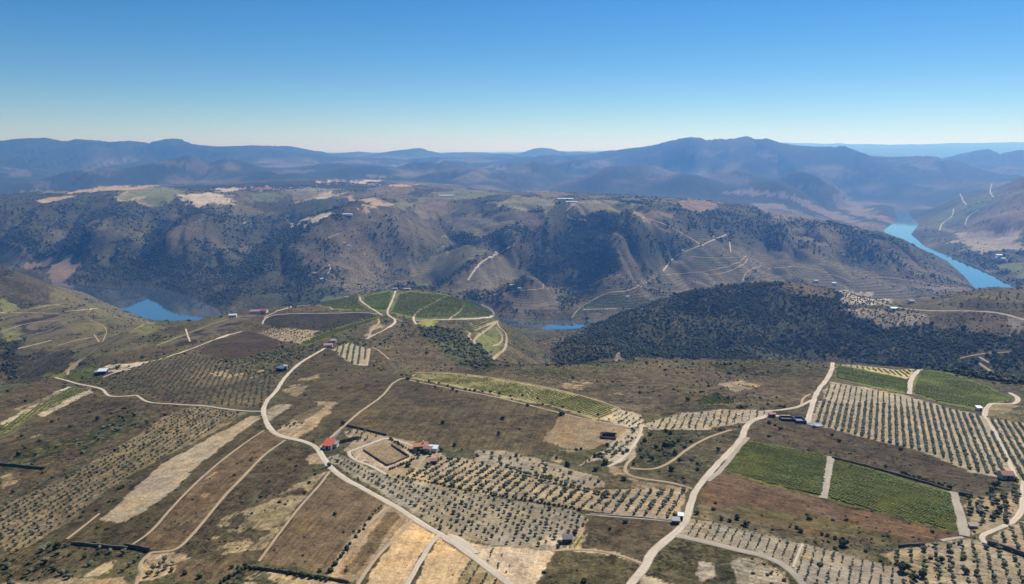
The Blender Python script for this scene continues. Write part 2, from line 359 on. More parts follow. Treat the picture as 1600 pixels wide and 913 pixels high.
def ground_material():
    m, N, L, b = mat_new('ground_cover', 0.95, 0.08); nt = m.node_tree
    geo = N.new('ShaderNodeNewGeometry'); pos = geo.outputs['Position']
    cov = N.new('ShaderNodeAttribute'); cov.attribute_name = 'cover'
    col, scrub = cov.outputs['Color'], cov.outputs['Alpha']
    n1 = noise_node(nt, pos, 0.012, 8, 0.66, 0.4)        # broad blotches down to fine ones
    n2 = noise_node(nt, pos, 0.13, 5, 0.7)
    n3 = noise_node(nt, pos, 0.6, 4, 0.75)
    f = math_node(nt, 'ADD', ramp(nt, n1, 0.34, 0.66, 0.62, 1.38), ramp(nt, n2, 0.36, 0.64, -0.5, 0.5))
    f = math_node(nt, 'ADD', f, ramp(nt, n3, 0.36, 0.64, -0.55, 0.55))
    amp = math_node(nt, 'ADD', math_node(nt, 'MULTIPLY', scrub, 0.95), 0.40)      # tilled ground is more even than scrub
    f = math_node(nt, 'ADD', math_node(nt, 'MULTIPLY', math_node(nt, 'SUBTRACT', f, 1.0), amp), 1.0)
    f = math_node(nt, 'MAXIMUM', f, 0.22)
    g = N.new('ShaderNodeVectorMath'); g.operation = 'SCALE'; L.new(col, g.inputs[0]); L.new(f, g.inputs['Scale'])
    # furrows, mowing lines and old terrace banks run along the fields
    def streak(p0, p1):
        x, y, z = cast([p0[0], p1[0]], [p0[1], p1[1]]); ang = math.atan2(y[1]-y[0], x[1]-x[0])
        mp = N.new('ShaderNodeMapping'); mp.vector_type = 'TEXTURE'; mp.inputs['Rotation'].default_value = (0, 0, ang); mp.inputs['Scale'].default_value = (26.0, 1.6, 400.0)
        L.new(pos, mp.inputs['Vector']); return noise_node(nt, mp.outputs[0], 1.0, 4, 0.62, 0.3)
    sA = streak((0, 790), (265, 645)); sB = streak((1169, 690), (1290, 714))
    sx = N.new('ShaderNodeSeparateXYZ'); L.new(pos, sx.inputs[0])
    side = ramp(nt, math_node(nt, 'SUBTRACT', sx.outputs[0], math_node(nt, 'MULTIPLY', sx.outputs[1], 0.08)), -10.0, 30.0)
    sk = math_node(nt, 'ADD', math_node(nt, 'MULTIPLY', sA, math_node(nt, 'SUBTRACT', 1.0, side)), math_node(nt, 'MULTIPLY', sB, side))
    sk = math_node(nt, 'MULTIPLY', ramp(nt, sk, 0.32, 0.68, -0.34, 0.34), math_node(nt, 'MINIMUM', math_node(nt, 'ADD', math_node(nt, 'MULTIPLY', scrub, 2.0), 0.35), 1.0))
    sk = math_node(nt, 'MULTIPLY', sk, ramp(nt, sx.outputs[1], 900.0, 1900.0, 1.0, 0.0))
    g2 = N.new('ShaderNodeVectorMath'); g2.operation = 'SCALE'; L.new(g.outputs[0], g2.inputs[0]); L.new(math_node(nt, 'ADD', sk, 1.0), g2.inputs['Scale'])
    c = g2.outputs[0]
    # drifts of yellowed grass and of grey-green weeds
    ya = ramp(nt, noise_node(nt, pos, 0.028, 7, 0.68, 0.8), 0.48, 0.70, 0.0, 0.75)
    c = mix_col(nt, ya, c, mix_col(nt, 1.0, c, (1.42, 1.22, 0.86), 'MULTIPLY'))
    gw = ramp(nt, noise_node(nt, pos, 0.019, 7, 0.66, 0.5), 0.50, 0.68, 0.0, 0.8)
    c = mix_col(nt, math_node(nt, 'MULTIPLY', gw, math_node(nt, 'ADD', scrub, 0.15)), c, mix_col(nt, 1.0, c, (0.66, 0.76, 0.60), 'MULTIPLY'))
    dry = ramp(nt, noise_node(nt, pos, 0.22, 6, 0.75, 0.6), 0.52, 0.62)
    dry = math_node(nt, 'MULTIPLY', dry, math_node(nt, 'MULTIPLY', scrub, 0.75))
    c = mix_col(nt, dry, c, (0.23, 0.172, 0.100))
    # low shrubs and heath as dark specks, where scrub grows
    s1 = noise_node(nt, pos, 0.30, 4, 0.7)
    s2 = noise_node(nt, pos, 0.02, 5, 0.6)
    thr = math_node(nt, 'SUBTRACT', math_node(nt, 'ADD', s1, math_node(nt, 'MULTIPLY', s2, 0.5)), 0.78)
    sp = math_node(nt, 'MULTIPLY', ramp(nt, thr, -0.02, 0.09), math_node(nt, 'MULTIPLY', scrub, 0.85))
    c = mix_col(nt, sp, c, (0.040, 0.040, 0.021))
    # vine terraces follow the contour lines
    ter = N.new('ShaderNodeAttribute'); ter.attribute_name = 'terrace'
    sep = N.new('ShaderNodeSeparateXYZ'); L.new(pos, sep.inputs[0])
    zz_ = math_node(nt, 'ADD', sep.outputs[2], math_node(nt, 'MULTIPLY', n1, 9.0))
    st = math_node(nt, 'ABSOLUTE', math_node(nt, 'SUBTRACT', math_node(nt, 'FRACT', math_node(nt, 'DIVIDE', zz_, 5.5)), 0.5))
    st = math_node(nt, 'MULTIPLY', ramp(nt, st, 0.12, 0.30), math_node(nt, 'MULTIPLY', ter.outputs['Fac'], 0.55))
    c = mix_col(nt, st, c, (0.21, 0.17, 0.115))
    L.new(c, b.inputs['Base Color'])
    bp = N.new('ShaderNodeBump'); bp.inputs['Strength'].default_value = 0.55; bp.inputs['Distance'].default_value = 1.2
    hgt = math_node(nt, 'ADD', n3, math_node(nt, 'MULTIPLY', n2, 2.0))
    L.new(hgt, bp.inputs['Height']); L.new(bp.outputs[0], b.inputs['Normal'])
    return m
M_GROUND = ground_material()

def simple_mat(name, color, rough=0.85, var=0.25, scale=2.0, spec=0.2, metallic=0.0, bump=0.0):
    m, N, L, b = mat_new(name, rough, spec); nt = m.node_tree
    tc = N.new('ShaderNodeTexCoord')
    nz = noise_node(nt, tc.outputs['Object'], scale, 5, 0.6)
    oi = N.new('ShaderNodeObjectInfo')
    f = math_node(nt, 'ADD', ramp(nt, nz, 0.25, 0.75, 1-var, 1+var), 0.0)
    g = N.new('ShaderNodeVectorMath'); g.operation = 'SCALE'; g.inputs[0].default_value = color; L.new(f, g.inputs['Scale'])
    L.new(g.outputs[0], b.inputs['Base Color']); b.inputs['Metallic'].default_value = metallic
    if bump:
        bp = N.new('ShaderNodeBump'); bp.inputs['Strength'].default_value = bump; bp.inputs['Distance'].default_value = 0.05
        L.new(nz, bp.inputs['Height']); L.new(bp.outputs[0], b.inputs['Normal'])
    return m
def leaf_mat(name, c0, c1):
    m, N, L, b = mat_new(name, 0.75, 0.2); nt = m.node_tree
    oi = N.new('ShaderNodeObjectInfo'); tc = N.new('ShaderNodeTexCoord')
    nz = noise_node(nt, tc.outputs['Object'], 2.2, 3, 0.6)
    f = math_node(nt, 'ADD', math_node(nt, 'MULTIPLY', oi.outputs['Random'], 0.6), ramp(nt, nz, 0.3, 0.7, -0.15, 0.5))
    cl = math_node(nt, 'MINIMUM', math_node(nt, 'MAXIMUM', f, 0.0), 1.0)
    L.new(mix_col(nt, cl, c0, c1), b.inputs['Base Color'])
    return m
M_OLIVE = leaf_mat('olive_leaves', (0.080, 0.098, 0.054), (0.195, 0.215, 0.135))
M_OAK = leaf_mat('dark_leaves', (0.030, 0.044, 0.016), (0.066, 0.088, 0.030))
M_MAQUIS = leaf_mat('maquis_leaves', (0.042, 0.054, 0.021), (0.115, 0.128, 0.055))
M_SCRUB = leaf_mat('scrub_leaves', (0.036, 0.044, 0.017), (0.150, 0.128, 0.062))
M_VINE = leaf_mat('vine_leaves', (0.095, 0.120, 0.022), (0.235, 0.255, 0.060))
M_VINEY = leaf_mat('yellow_vine_leaves', (0.19, 0.205, 0.038), (0.34, 0.33, 0.09))
M_BARK = simple_mat('bark', (0.13, 0.10, 0.075), 0.9, 0.35, 6)

def road_material(name, color):
    m, N, L, b = mat_new(name, 0.95, 0.1); nt = m.node_tree
    geo = N.new('ShaderNodeNewGeometry'); pos = geo.outputs['Position']
    at_ = N.new('ShaderNodeAttribute'); at_.attribute_name = 'across'
    n1 = noise_node(nt, pos, 0.08, 6, 0.65); n2 = noise_node(nt, pos, 0.9, 4, 0.7)
    f = math_node(nt, 'ADD', ramp(nt, n1, 0.25, 0.75, 0.72, 1.18), ramp(nt, n2, 0.25, 0.75, -0.12, 0.12))
    g = N.new('ShaderNodeVectorMath'); g.operation = 'SCALE'; g.inputs[0].default_value = color; L.new(f, g.inputs['Scale'])
    # grass strip along the middle and weeds on the verges
    a = at_.outputs['Fac']
    crown = math_node(nt, 'MULTIPLY', ramp(nt, a, 0.0, 0.22, 0.5, 0.0), ramp(nt, n1, 0.45, 0.6))
    verge = math_node(nt, 'MULTIPLY', ramp(nt, a, 0.72, 1.0), ramp(nt, n2, 0.4, 0.6, 0.2, 1.0))
    c = mix_col(nt, math_node(nt, 'MAXIMUM', crown, verge), g.outputs[0], (0.24, 0.185, 0.115))
    L.new(c, b.inputs['Base Color'])
    return m
M_ROAD = road_material('pale_dirt', (0.56, 0.475, 0.37))
M_TRACK = road_material('tan_dirt', (0.42, 0.32, 0.21))
M_GREYTRACK = road_material('grey_gravel', (0.40, 0.345, 0.275))

# ------------------------------------------------------------------ mesh helpers
def link_mesh(name, verts, faces, mat, parent=None, smooth=False):
    me = bpy.data.meshes.new(name)
    verts = np.asarray(verts, np.float32); 
    if isinstance(faces, np.ndarray):
        k = faces.shape[1]
        me.vertices.add(len(verts)); me.vertices.foreach_set('co', verts.ravel())
        me.loops.add(faces.size); me.loops.foreach_set('vertex_index', faces.ravel().astype(np.int32))
        me.polygons.add(len(faces)); me.polygons.foreach_set('loop_start', np.arange(0, faces.size, k, dtype=np.int32))
        me.polygons.foreach_set('loop_total', np.full(len(faces), k, np.int32))
    else:
        me.from_pydata([tuple(map(float, v)) for v in verts], [], faces)
    if smooth: me.polygons.foreach_set('use_smooth', np.ones(len(me.polygons), bool))
    me.update(calc_edges=True)
    for mm in (mat if isinstance(mat, (list, tuple)) else [mat]): me.materials.append(mm)
    o = bpy.data.objects.new(name, me); COL.objects.link(o)
    if parent is not None: o.parent = parent
    return o
def tag(o, label=None, cat=None, group=None, kind=None):
    if label: o['label'] = label
    if cat: o['category'] = cat
    if group: o['group'] = group
    if kind: o['kind'] = kind
    return o
def empty(name, loc, rz=0.0):
    o = bpy.data.objects.new(name, None); COL.objects.link(o)
    o.location = loc; o.rotation_euler = (0, 0, rz); o.empty_display_size = 0.5
    return o

#@@LAND
# ------------------------------------------------------------------ land cover: name, colour, share of scrub, outline (photograph pixels, cast onto the ground)
PALE=(.43,.36,.265); TAN=(.40,.295,.185); WHEAT=(.47,.325,.175); GREY=(.345,.292,.222); GREYD=(.27,.225,.17); BROWN=(.205,.145,.092); REDB=(.20,.128,.085)
DARK=(.118,.092,.062); PLUM=(.085,.062,.048); OLIVEG=(.125,.115,.062); GREEN=(.115,.150,.036); DGREEN=(.065,.085,.030); YGREEN=(.215,.215,.060); LGREEN=(.155,.155,.070)
WOOD=(.040,.048,.024); ROCK=(.42,.35,.26); SCRUBC=(.165,.130,.088); MIDB=(.20,.155,.105)
FIELDS = [
 # ---- far bank and plateau opposite
 ('woodland_floor', WOOD, 1.0, [(0,405),(95,440),(250,447),(335,478),(420,478),(470,455),(560,452),(500,400),(480,350),(440,320),(380,330),(330,300),(230,318),(150,303),(90,322),(0,330)]),
 ('scrub_slope', MIDB, .75, [(100,395),(112,365),(150,340),(180,345),(165,375),(135,400),(120,410)]),
 ('scrub_slope', MIDB, .75, [(258,330),(300,345),(320,350),(305,375),(270,392),(262,360)]),
 ('scrub_slope', MIDB, .75, [(0,350),(18,345),(22,380),(10,405),(0,405)]),
 ('scrub_slope', MIDB, .7, [(590,320),(640,335),(690,345),(655,390),(640,415),(655,452),(540,455),(480,425),(460,395),(500,360),(545,340)]),
 ('woodland_floor', WOOD, 1.0, [(575,335),(600,345),(640,375),(660,395),(640,400),(600,372)]), ('woodland_floor', WOOD, 1.0, [(505,385),(540,380),(560,400),(600,440),(560,450),(520,430)]),
 ('woodland_floor', WOOD, 1.0, [(660,392),(690,362),(705,345),(700,365),(690,380),(660,405)]),
 ('scrub_slope', MIDB, .7, [(700,345),(760,335),(800,350),(760,372),(700,385),(690,375)]),
 ('woodland_floor', WOOD, 1.0, [(690,388),(760,372),(830,350),(850,360),(820,380),(780,384),(720,405),(690,415)]),
 ('grass_slope', LGREEN, .35, [(640,425),(670,400),(720,392),(760,396),(720,415),(690,440),(660,450)]),
 ('scrub_slope', MIDB, .6, [(720,420),(775,397),(800,385),(805,410),(800,440),(750,465),(690,450)]),
 ('scrub_slope', MIDB, .7, [(800,440),(880,445),(890,490),(870,500),(780,497),(740,470)]),
 ('woodland_floor', WOOD, 1.0, [(800,372),(850,355),(900,345),(930,360),(965,365),(960,390),(925,450),(890,480),(870,440),(810,420)]),
 ('scrub_slope', MIDB, .75, [(845,368),(870,378),(895,395),(905,420),(895,440),(860,410)]),
 ('scrub_slope', MIDB, .65, [(945,345),(985,370),(1000,415),(1000,440),(970,450),(965,420),(955,380)]),
 ('woodland_floor', WOOD, 1.0, [(985,345),(1060,350),(1070,375),(1040,410),(1000,440),(1005,400),(985,375)]),
 ('woodland_floor', WOOD, 1.0, [(1040,320),(1130,330),(1150,350),(1120,370),(1060,350),(1035,338)]),
 ('terrace_vineyard', (.16,.145,.085), .3, [(1035,425),(1065,395),(1110,385),(1165,400),(1180,430),(1150,450),(1060,455)]),
 ('terrace_vineyard', DGREEN, .3, [(1070,398),(1165,403),(1150,420),(1100,425)]),
 ('terrace_vineyard', (.14,.13,.08), .4, [(1165,395),(1230,385),(1330,420),(1400,440),(1460,470),(1380,480),(1250,450),(1190,440)]),
 ('woodland_floor', WOOD, 1.0, [(1120,345),(1200,325),(1300,345),(1290,380),(1230,375),(1170,395),(1120,372)]), ('scrub_slope', MIDB, .7, [(1200,328),(1290,345),(1360,370),(1430,405),(1500,440),(1525,458),(1480,470),(1400,430),(1300,385),(1230,360)]),
 ('woodland_floor', WOOD, 1.0, [(1275,350),(1330,352),(1400,385),(1440,410),(1390,410),(1320,385)]),
 ('terrace_vineyard', DGREEN, .25, [(895,492),(915,472),(950,457),(985,455),(1030,472),(1000,484)]),
 ('scrub_slope', MIDB, .5, [(890,500),(895,487),(1010,485),(1000,497),(930,500)]),
 ('ploughed_field', (.30,.215,.16), .1, [(42,408),(80,402),(112,407),(122,416),(92,438),(70,430),(50,418)]),
 ('dry_field', TAN, .1, [(57,314),(75,308),(125,305),(115,309),(75,319)]), ('dry_field', TAN, .1, [(182,301),(195,300),(230,318),(226,320)]),
 ('vineyard_soil', (.17,.18,.08), .2, [(192,300),(210,294),(270,294),(290,300),(262,308),(250,318),(232,319)]),
 ('dry_field', PALE, .1, [(262,311),(280,305),(330,302),(358,306),(355,316),(310,326),(285,318)]),
 ('dry_field', TAN, .1, [(535,303),(560,308),(600,316),(618,318),(570,330),(548,331),(572,322),(550,313)]),
 ('dry_field', PALE, .1, [(457,345),(475,341),(512,336),(508,342),(478,352)]), ('dry_field', PALE, .1, [(478,312),(520,298),(535,304),(500,310)]),
 ('ploughed_field', (.30,.215,.16), .1, [(980,334),(992,330),(1030,345),(1062,358),(1050,357),(1010,345)]), ('ploughed_field', (.28,.20,.15), .15, [(985,332),(1030,327),(1050,330),(1035,342),(1005,340)]),
 ('ploughed_field', (.29,.21,.155), .15, [(1067,318),(1080,312),(1110,316),(1135,317),(1100,332),(1070,326)]),
 ('vineyard_soil', (.19,.175,.10), .2, [(750,320),(800,305),(860,312),(865,320),(850,332),(800,330)]), ('vineyard_soil', (.19,.175,.10), .2, [(885,318),(940,312),(985,318),(1000,322),(940,340),(890,342)]),
 ('fallow_field', MIDB, .4, [(800,332),(850,335),(852,348),(840,360),(820,352)]), ('fallow_field', MIDB, .4, [(630,310),(690,303),(720,312),(680,322)]),
 ('vineyard_soil', LGREEN, .2, [(600,325),(640,310),(670,308),(650,318),(615,328)]), ('fallow_field', (.24,.19,.13), .3, [(640,320),(690,315),(715,330),(690,345),(650,335)]),
 ('dry_field', PALE, .1, [(505,283),(535,280),(540,284),(510,286)]), ('dry_field', PALE, .05, [(545,285),(590,280),(595,283),(560,288)]), ('dry_field', TAN, .1, [(605,289),(650,287),(645,292),(608,293)]),
 ('vineyard_soil', LGREEN, .2, [(40,300),(30,297),(120,300),(130,303)]), ('fallow_field', TAN, .2, [(100,303),(180,297),(200,290),(150,292)]),
 ('terrace_vineyard', (.15,.14,.08), .3, [(700,350),(740,335),(800,338),(810,350),(760,368),(705,372)]), ('terrace_vineyard', (.15,.15,.07), .2, [(645,420),(675,400),(720,390),(755,393),(725,412),(690,438),(660,446)]),
 ('terrace_vineyard', (.17,.15,.10), .3, [(735,440),(755,412),(795,392),(803,400),(800,430),(760,455)]), ('terrace_vineyard', (.13,.13,.07), .3, [(1200,410),(1260,405),(1320,425),(1380,450),(1330,455),(1240,440)]), ('terrace_vineyard', (.16,.14,.10), .4, [(780,455),(850,450),(880,465),(870,490),(800,488)]),
 ('vineyard_soil', (.20,.175,.115), .3, [(440,300),(480,292),(530,296),(510,305),(460,312)]), ('fallow_field', (.22,.17,.12), .3, [(555,296),(610,291),(660,296),(640,304),(580,306)]), ('vineyard_soil', (.14,.15,.075), .2, [(680,300),(720,296),(780,300),(770,308),(700,312)]), ('fallow_field', (.24,.185,.13), .3, [(820,300),(870,298),(900,306),(850,310)]),
 ('dry_field', PALE, .1, [(330,295),(372,292),(380,298),(340,302)]), ('vineyard_soil', (.13,.15,.07), .2, [(380,304),(430,302),(450,310),(400,318)]), ('fallow_field', (.25,.19,.13), .2, [(1170,318),(1210,316),(1235,326),(1190,330)]), ('dry_field', TAN, .1, [(150,296),(200,292),(240,290),(210,298)]),
 ('fallow_field', (.26,.20,.14), .2, [(640,268),(690,266),(720,270),(670,273)]), ('fallow_field', (.26,.20,.14), .2, [(760,262),(800,260),(830,264),(790,267)]), ('dry_field', PALE, .1, [(560,275),(600,272),(620,275),(580,279)]), ('fallow_field', (.26,.20,.14), .2, [(420,268),(470,264),(500,268),(450,273)]), ('fallow_field', (.26,.20,.14), .2, [(880,258),(940,254),(960,259),(900,263)]), ('fallow_field', (.26,.20,.14), .2, [(1130,300),(1180,296),(1210,304),(1160,310)]),
 ('fallow_field', (.25,.19,.14), .3, [(1245,290),(1290,285),(1330,300),(1290,305)]), ('fallow_field', (.25,.19,.14), .3, [(1520,340),(1570,325),(1600,330),(1600,345),(1540,352)]), ('terrace_vineyard', (.17,.15,.10), .3, [(1495,362),(1545,352),(1600,352),(1600,365),(1520,375)]),
 # ---- far hills
 ('fallow_field', (.27,.20,.15), .2, [(118,262),(128,256),(145,258),(165,268),(185,273),(150,272)]), ('fallow_field', (.27,.20,.15), .2, [(40,285),(60,284),(75,292),(50,293)]),
 ('fallow_field', (.25,.19,.14), .2, [(230,254),(265,250),(300,258),(350,268),(320,273),(280,262)]), ('fallow_field', (.25,.19,.14), .2, [(10,270),(40,266),(50,276),(15,278)]),
 ('fallow_field', (.25,.19,.14), .2, [(1000,270),(1040,264),(1060,270),(1020,275)]), ('fallow_field', (.25,.19,.14), .2, [(1075,238),(1100,235),(1140,233),(1110,246),(1090,247)]),
 ('fallow_field', (.25,.19,.14), .2, [(1105,270),(1140,272),(1180,280),(1160,290),(1120,282)]), ('fallow_field', (.25,.19,.14), .2, [(1180,240),(1200,237),(1230,247),(1200,250)]),
 ('fallow_field', (.25,.19,.14), .2, [(1210,300),(1240,306),(1300,330),(1370,355),(1340,355),(1270,330)]), ('fallow_field', (.25,.19,.14), .2, [(1290,305),(1330,315),(1390,340),(1395,350),(1330,335)]),
 ('fallow_field', (.24,.19,.14), .2, [(905,272),(925,270),(930,276),(908,277)]), ('fallow_field', (.24,.19,.14), .2, [(690,265),(720,262),(735,268),(700,270)]),
 ('vineyard_soil', (.24,.20,.15), .2, [(1490,365),(1600,355),(1600,390),(1545,395),(1500,385)]), ('vineyard_soil', (.13,.15,.06), .2, [(1550,418),(1590,410),(1600,412),(1600,440),(1580,435)]),
 ('vineyard_soil', (.10,.115,.055), .4, [(1450,345),(1500,315),(1560,295),(1560,320),(1500,350),(1460,362)]),
 ('woodland_floor', WOOD, 1.0, [(1430,375),(1450,370),(1500,388),(1550,405),(1575,425),(1600,440),(1570,436),(1520,412),(1470,396)]),
 # ---- hill on the near left
 ('terrace_slope', (.165,.15,.080), .5, [(0,415),(60,430),(120,455),(200,492),(260,512),(290,520),(250,540),(180,560),(100,560),(0,550)]),
 ('scrub_slope', (.085,.075,.05), 1.0, [(0,418),(40,425),(70,440),(82,460),(75,475),(40,482),(15,475),(0,465)]),
 ('terrace_vineyard', (.04,.036,.026), .4, [(20,497),(90,492),(105,515),(95,527),(40,525)]), ('vineyard_soil', LGREEN, .2, [(0,465),(30,478),(35,484),(0,487)]), ('vineyard_soil', LGREEN, .2, [(0,508),(20,515),(40,530),(0,535)]),
 ('vineyard_soil', LGREEN, .2, [(200,520),(225,507),(260,512),(230,522)]), ('woodland_floor', WOOD, .9, [(0,525),(25,530),(30,545),(10,560),(25,580),(20,595),(0,600)]), ('scrub_slope', (.075,.065,.045), .9, [(20,560),(60,550),(110,548),(110,560),(70,585),(30,595)]),
 ('scrub_slope', OLIVEG, .7, [(200,535),(255,515),(290,512),(285,520),(240,538)]),
 ('terrace_vineyard', (.035,.034,.022), .3, [(255,537),(290,518),(345,500),(405,492),(380,503),(330,522),(290,541)]), ('grass_strip', LGREEN, .15, [(240,540),(300,515),(345,497),(350,500),(300,521),(255,541)]),
 ('scrub_slope', DARK, .5, [(130,565),(240,540),(290,541),(285,547),(225,562),(160,570)]),
 ('grass_strip', YGREEN, .15, [(228,567),(260,556),(290,543),(296,545),(262,560),(235,569)]), ('dry_field', PALE, .3, [(150,572),(230,565),(205,578),(180,582),(160,578)]),
 ('fallow_field', PLUM, .25, [(305,549),(345,529),(385,518),(430,522),(440,532),(425,547),(370,563),(330,558)]), ('scrub_slope', OLIVEG, .8, [(330,560),(370,563),(425,548),(470,540),(510,545),(440,570),(430,600),(380,585)]),
 ('dry_field', TAN, .2, [(100,580),(108,568),(125,563),(135,558),(120,572),(105,584)]), ('grass_strip', YGREEN, .1, [(66,586),(80,581),(103,582),(105,590),(80,589)]), ('grass_strip', GREEN, .3, [(108,590),(130,575),(155,574),(150,590),(120,596)]),
 ('olive_grove_soil', (.20,.155,.105), .55, [(165,603),(185,585),(230,566),(262,561),(300,553),(335,560),(380,575),(430,590),(432,605),(415,640),(330,634),(270,632),(215,615)]),
 ('olive_grove_soil', (.24,.18,.12), .35, [(290,590),(310,580),(370,583),(385,592),(345,607),(300,605)]),
 ('vineyard_soil', LGREEN, .2, [(0,668),(60,632),(110,607),(150,606),(110,622),(50,650),(0,685)]), ('dry_field', PALE, .2, [(0,660),(55,630),(100,605),(106,606),(60,633),(0,668)]),
 ('dry_field', PALE, .2, [(60,648),(110,622),(140,608),(146,612),(115,630),(70,652)]),
 ('scrub_slope', (.135,.10,.068), .5, [(0,655),(0,620),(80,592),(110,598),(90,608),(40,635)]), ('scrub_slope', (.13,.10,.07), .7, [(0,690),(100,635),(160,608),(210,618),(240,632),(310,636),(240,670),(170,700),(100,735),(0,770)]),
 ('dry_field', (.33,.26,.165), .4, [(0,685),(40,680),(85,670),(110,665),(105,672),(60,683),(0,698)]),
 ('dry_field', (.32,.24,.155), .4, [(0,738),(40,742),(20,757),(0,768)]),
 ('olive_grove_soil', (.30,.23,.145), .35, [(0,862),(0,790),(60,765),(120,735),(200,690),(265,645),(300,635),(385,645),(345,668),(270,708),(200,745),(150,780),(110,815),(60,845),(20,868)]),
 ('fallow_field', (.13,.10,.066), .5, [(60,845),(110,815),(150,785),(210,745),(270,710),(345,670),(390,648),(398,650),(330,683),(255,727),(195,780),(160,805),(100,850)]),
 ('dry_field', (.37,.30,.215), .06, [(155,812),(198,816),(262,770),(330,712),(400,658),(412,648),(396,649),(330,682),(252,727),(192,780)]),
 ('fallow_field', (.118,.094,.06), .35, [(105,847),(210,852),(270,790),(320,740),(370,700),(412,672),(414,650),(400,658),(330,713),(263,771),(199,817),(152,813)]),
 ('fallow_field', (.225,.155,.098), .3, [(215,853),(235,832),(270,792),(320,742),(370,702),(412,674),(420,672),(445,688),(410,713),(390,735),(350,775),(310,825),(275,862)]),
 ('dry_field', (.36,.26,.14), .3, [(300,768),(330,740),(360,735),(345,760),(318,780)]),
 ('fallow_field', (.125,.096,.066), .5, [(275,864),(310,828),(352,777),(412,715),(448,690),(490,700),(506,722),(470,726),(515,735),(440,830),(400,882),(300,870)]),
 ('dry_field', (.33,.255,.15), .45, [(290,858),(320,825),(370,800),(420,785),(455,760),(510,738),(480,775),(440,822),(415,858),(340,868)]),
 ('dry_field', TAN, .2, [(478,717),(500,706),(507,724),(488,727)]),
 ('fallow_field', (.215,.150,.10), .25, [(403,882),(442,832),(482,780),(518,744),(565,763),(605,786),(572,815),(540,852),(512,893),(455,886)]),
 ('dry_field', (.36,.26,.165), .15, [(510,897),(540,852),(572,816),(605,787),(645,806),(640,815),(600,855),(562,910),(500,913)]),
 ('fallow_field', (.225,.155,.10), .25, [(532,897),(560,860),(590,822),(606,798),(618,800),(624,808),(605,835),(575,875),(557,900)]),
 ('wheat_field', WHEAT, .03, [(560,930),(590,880),(615,840),(637,810),(680,836),(668,853),(650,880),(632,930)]), ('wheat_field', WHEAT, .03, [(642,930),(660,885),(673,862),(684,839),(736,871),(716,900),(705,930)]),
 ('olive_grove_soil', (.42,.315,.18), .15, [(708,930),(718,900),(738,872),(790,908),(805,930)]), ('wheat_field', (.43,.33,.215), .06, [(695,835),(715,838),(735,846),(800,856),(866,862),(852,890),(830,930),(810,930),(770,892),(738,868)]),
 ('dry_field', (.40,.30,.175), .3, [(350,930),(385,900),(410,891),(460,896),(510,907),(540,913),(540,930)]), ('dry_field', (.40,.30,.175), .3, [(130,900),(165,878),(215,868),(205,885),(165,898)]),
 ('scrub_slope', (.14,.112,.068), .8, [(0,868),(60,850),(105,848),(215,860),(205,870),(160,880),(120,905),(0,930)]), ('dry_field', (.38,.29,.18), .3, [(40,860),(60,842),(75,850),(60,862)]), ('dry_field', (.33,.24,.15), .25, [(0,910),(100,905),(200,900),(210,930),(0,930)]), ('dry_field', TAN, .25, [(215,905),(235,865),(275,862),(300,872),(290,890),(240,905)]),
 ('fallow_field', (.20,.145,.092), .4, [(275,880),(300,872),(400,884),(370,893),(340,910),(280,905)]),
 # ---- centre
 ('fallow_field', DARK, .45, [(432,640),(430,615),(445,595),(470,568),(510,548),(560,578),(625,583),(632,590),(612,600),(596,622),(560,645),(535,665),(498,697),(470,686),(530,630),(490,642),(428,672)]),
 ('dry_field', (.37,.275,.175), .2, [(428,676),(440,665),(490,640),(497,628),(528,628),(520,642),(470,682),(455,686),(440,684)]), ('fallow_field', (.22,.165,.11), .2, [(455,655),(485,637),(508,633),(495,645),(470,662)]),
 ('dry_field', (.32,.27,.20), .15, [(417,650),(415,640),(430,632),(455,632),(435,648),(422,658)]), ('dry_field', (.30,.23,.14), .4, [(450,615),(470,592),(490,590),(480,605),(460,620)]),
 ('fallow_field', (.155,.118,.078), .4, [(537,670),(560,648),(598,622),(614,603),(632,595),(700,610),(760,617),(830,637),(885,652),(865,680),(870,700),(800,712),(745,702),(690,702),(640,692),(605,682),(560,672)]),
 ('fallow_field', (.115,.09,.062), .5, [(606,615),(640,597),(700,611),(750,618),(740,640),(660,635)]),
 ('vineyard_soil', (.26,.225,.125), .1, [(640,591),(650,584),(700,583),(770,591),(850,605),(920,622),(968,640),(950,652),(935,656),(880,640),(800,623),(720,606)]), ('dry_field', PALE, .15, [(968,640),(1000,648),(1010,668),(985,669),(940,656)]),
 ('dry_field', (.31,.225,.145), .12, [(853,688),(880,647),(925,655),(985,668),(960,690),(925,702),(885,700)]), ('dry_field', (.33,.25,.16), .3, [(858,718),(872,702),(900,703),(892,715),(870,725)]),
 ('olive_grove_soil', PALE, .1, [(950,700),(980,672),(1003,670),(1008,680),(985,705),(970,718),(940,718),(905,728)]), ('olive_grove_soil', PALE, .15, [(1008,662),(1060,646),(1130,640),(1215,641),(1190,652),(1168,660),(1100,672),(1015,673)]),
 ('scrub_slope', (.10,.09,.056), .8, [(1010,640),(1060,632),(1190,632),(1240,635),(1210,641),(1130,639),(1060,644),(1010,656)]),
 ('dry_field', (.33,.24,.155), .15, [(1015,603),(1025,593),(1045,588),(1075,598),(1090,606),(1050,610),(1040,620),(1035,630),(1032,612)]), ('grass_strip', YGREEN, .1, [(1087,628),(1108,616),(1150,622),(1148,632),(1100,633)]), ('dry_field', PALE, .3, [(1150,625),(1170,610),(1195,600),(1190,615),(1160,632)]),
 ('scrub_slope', (.205,.155,.105), .5, [(880,625),(930,612),(1000,625),(1030,632),(1005,645),(960,635)]),
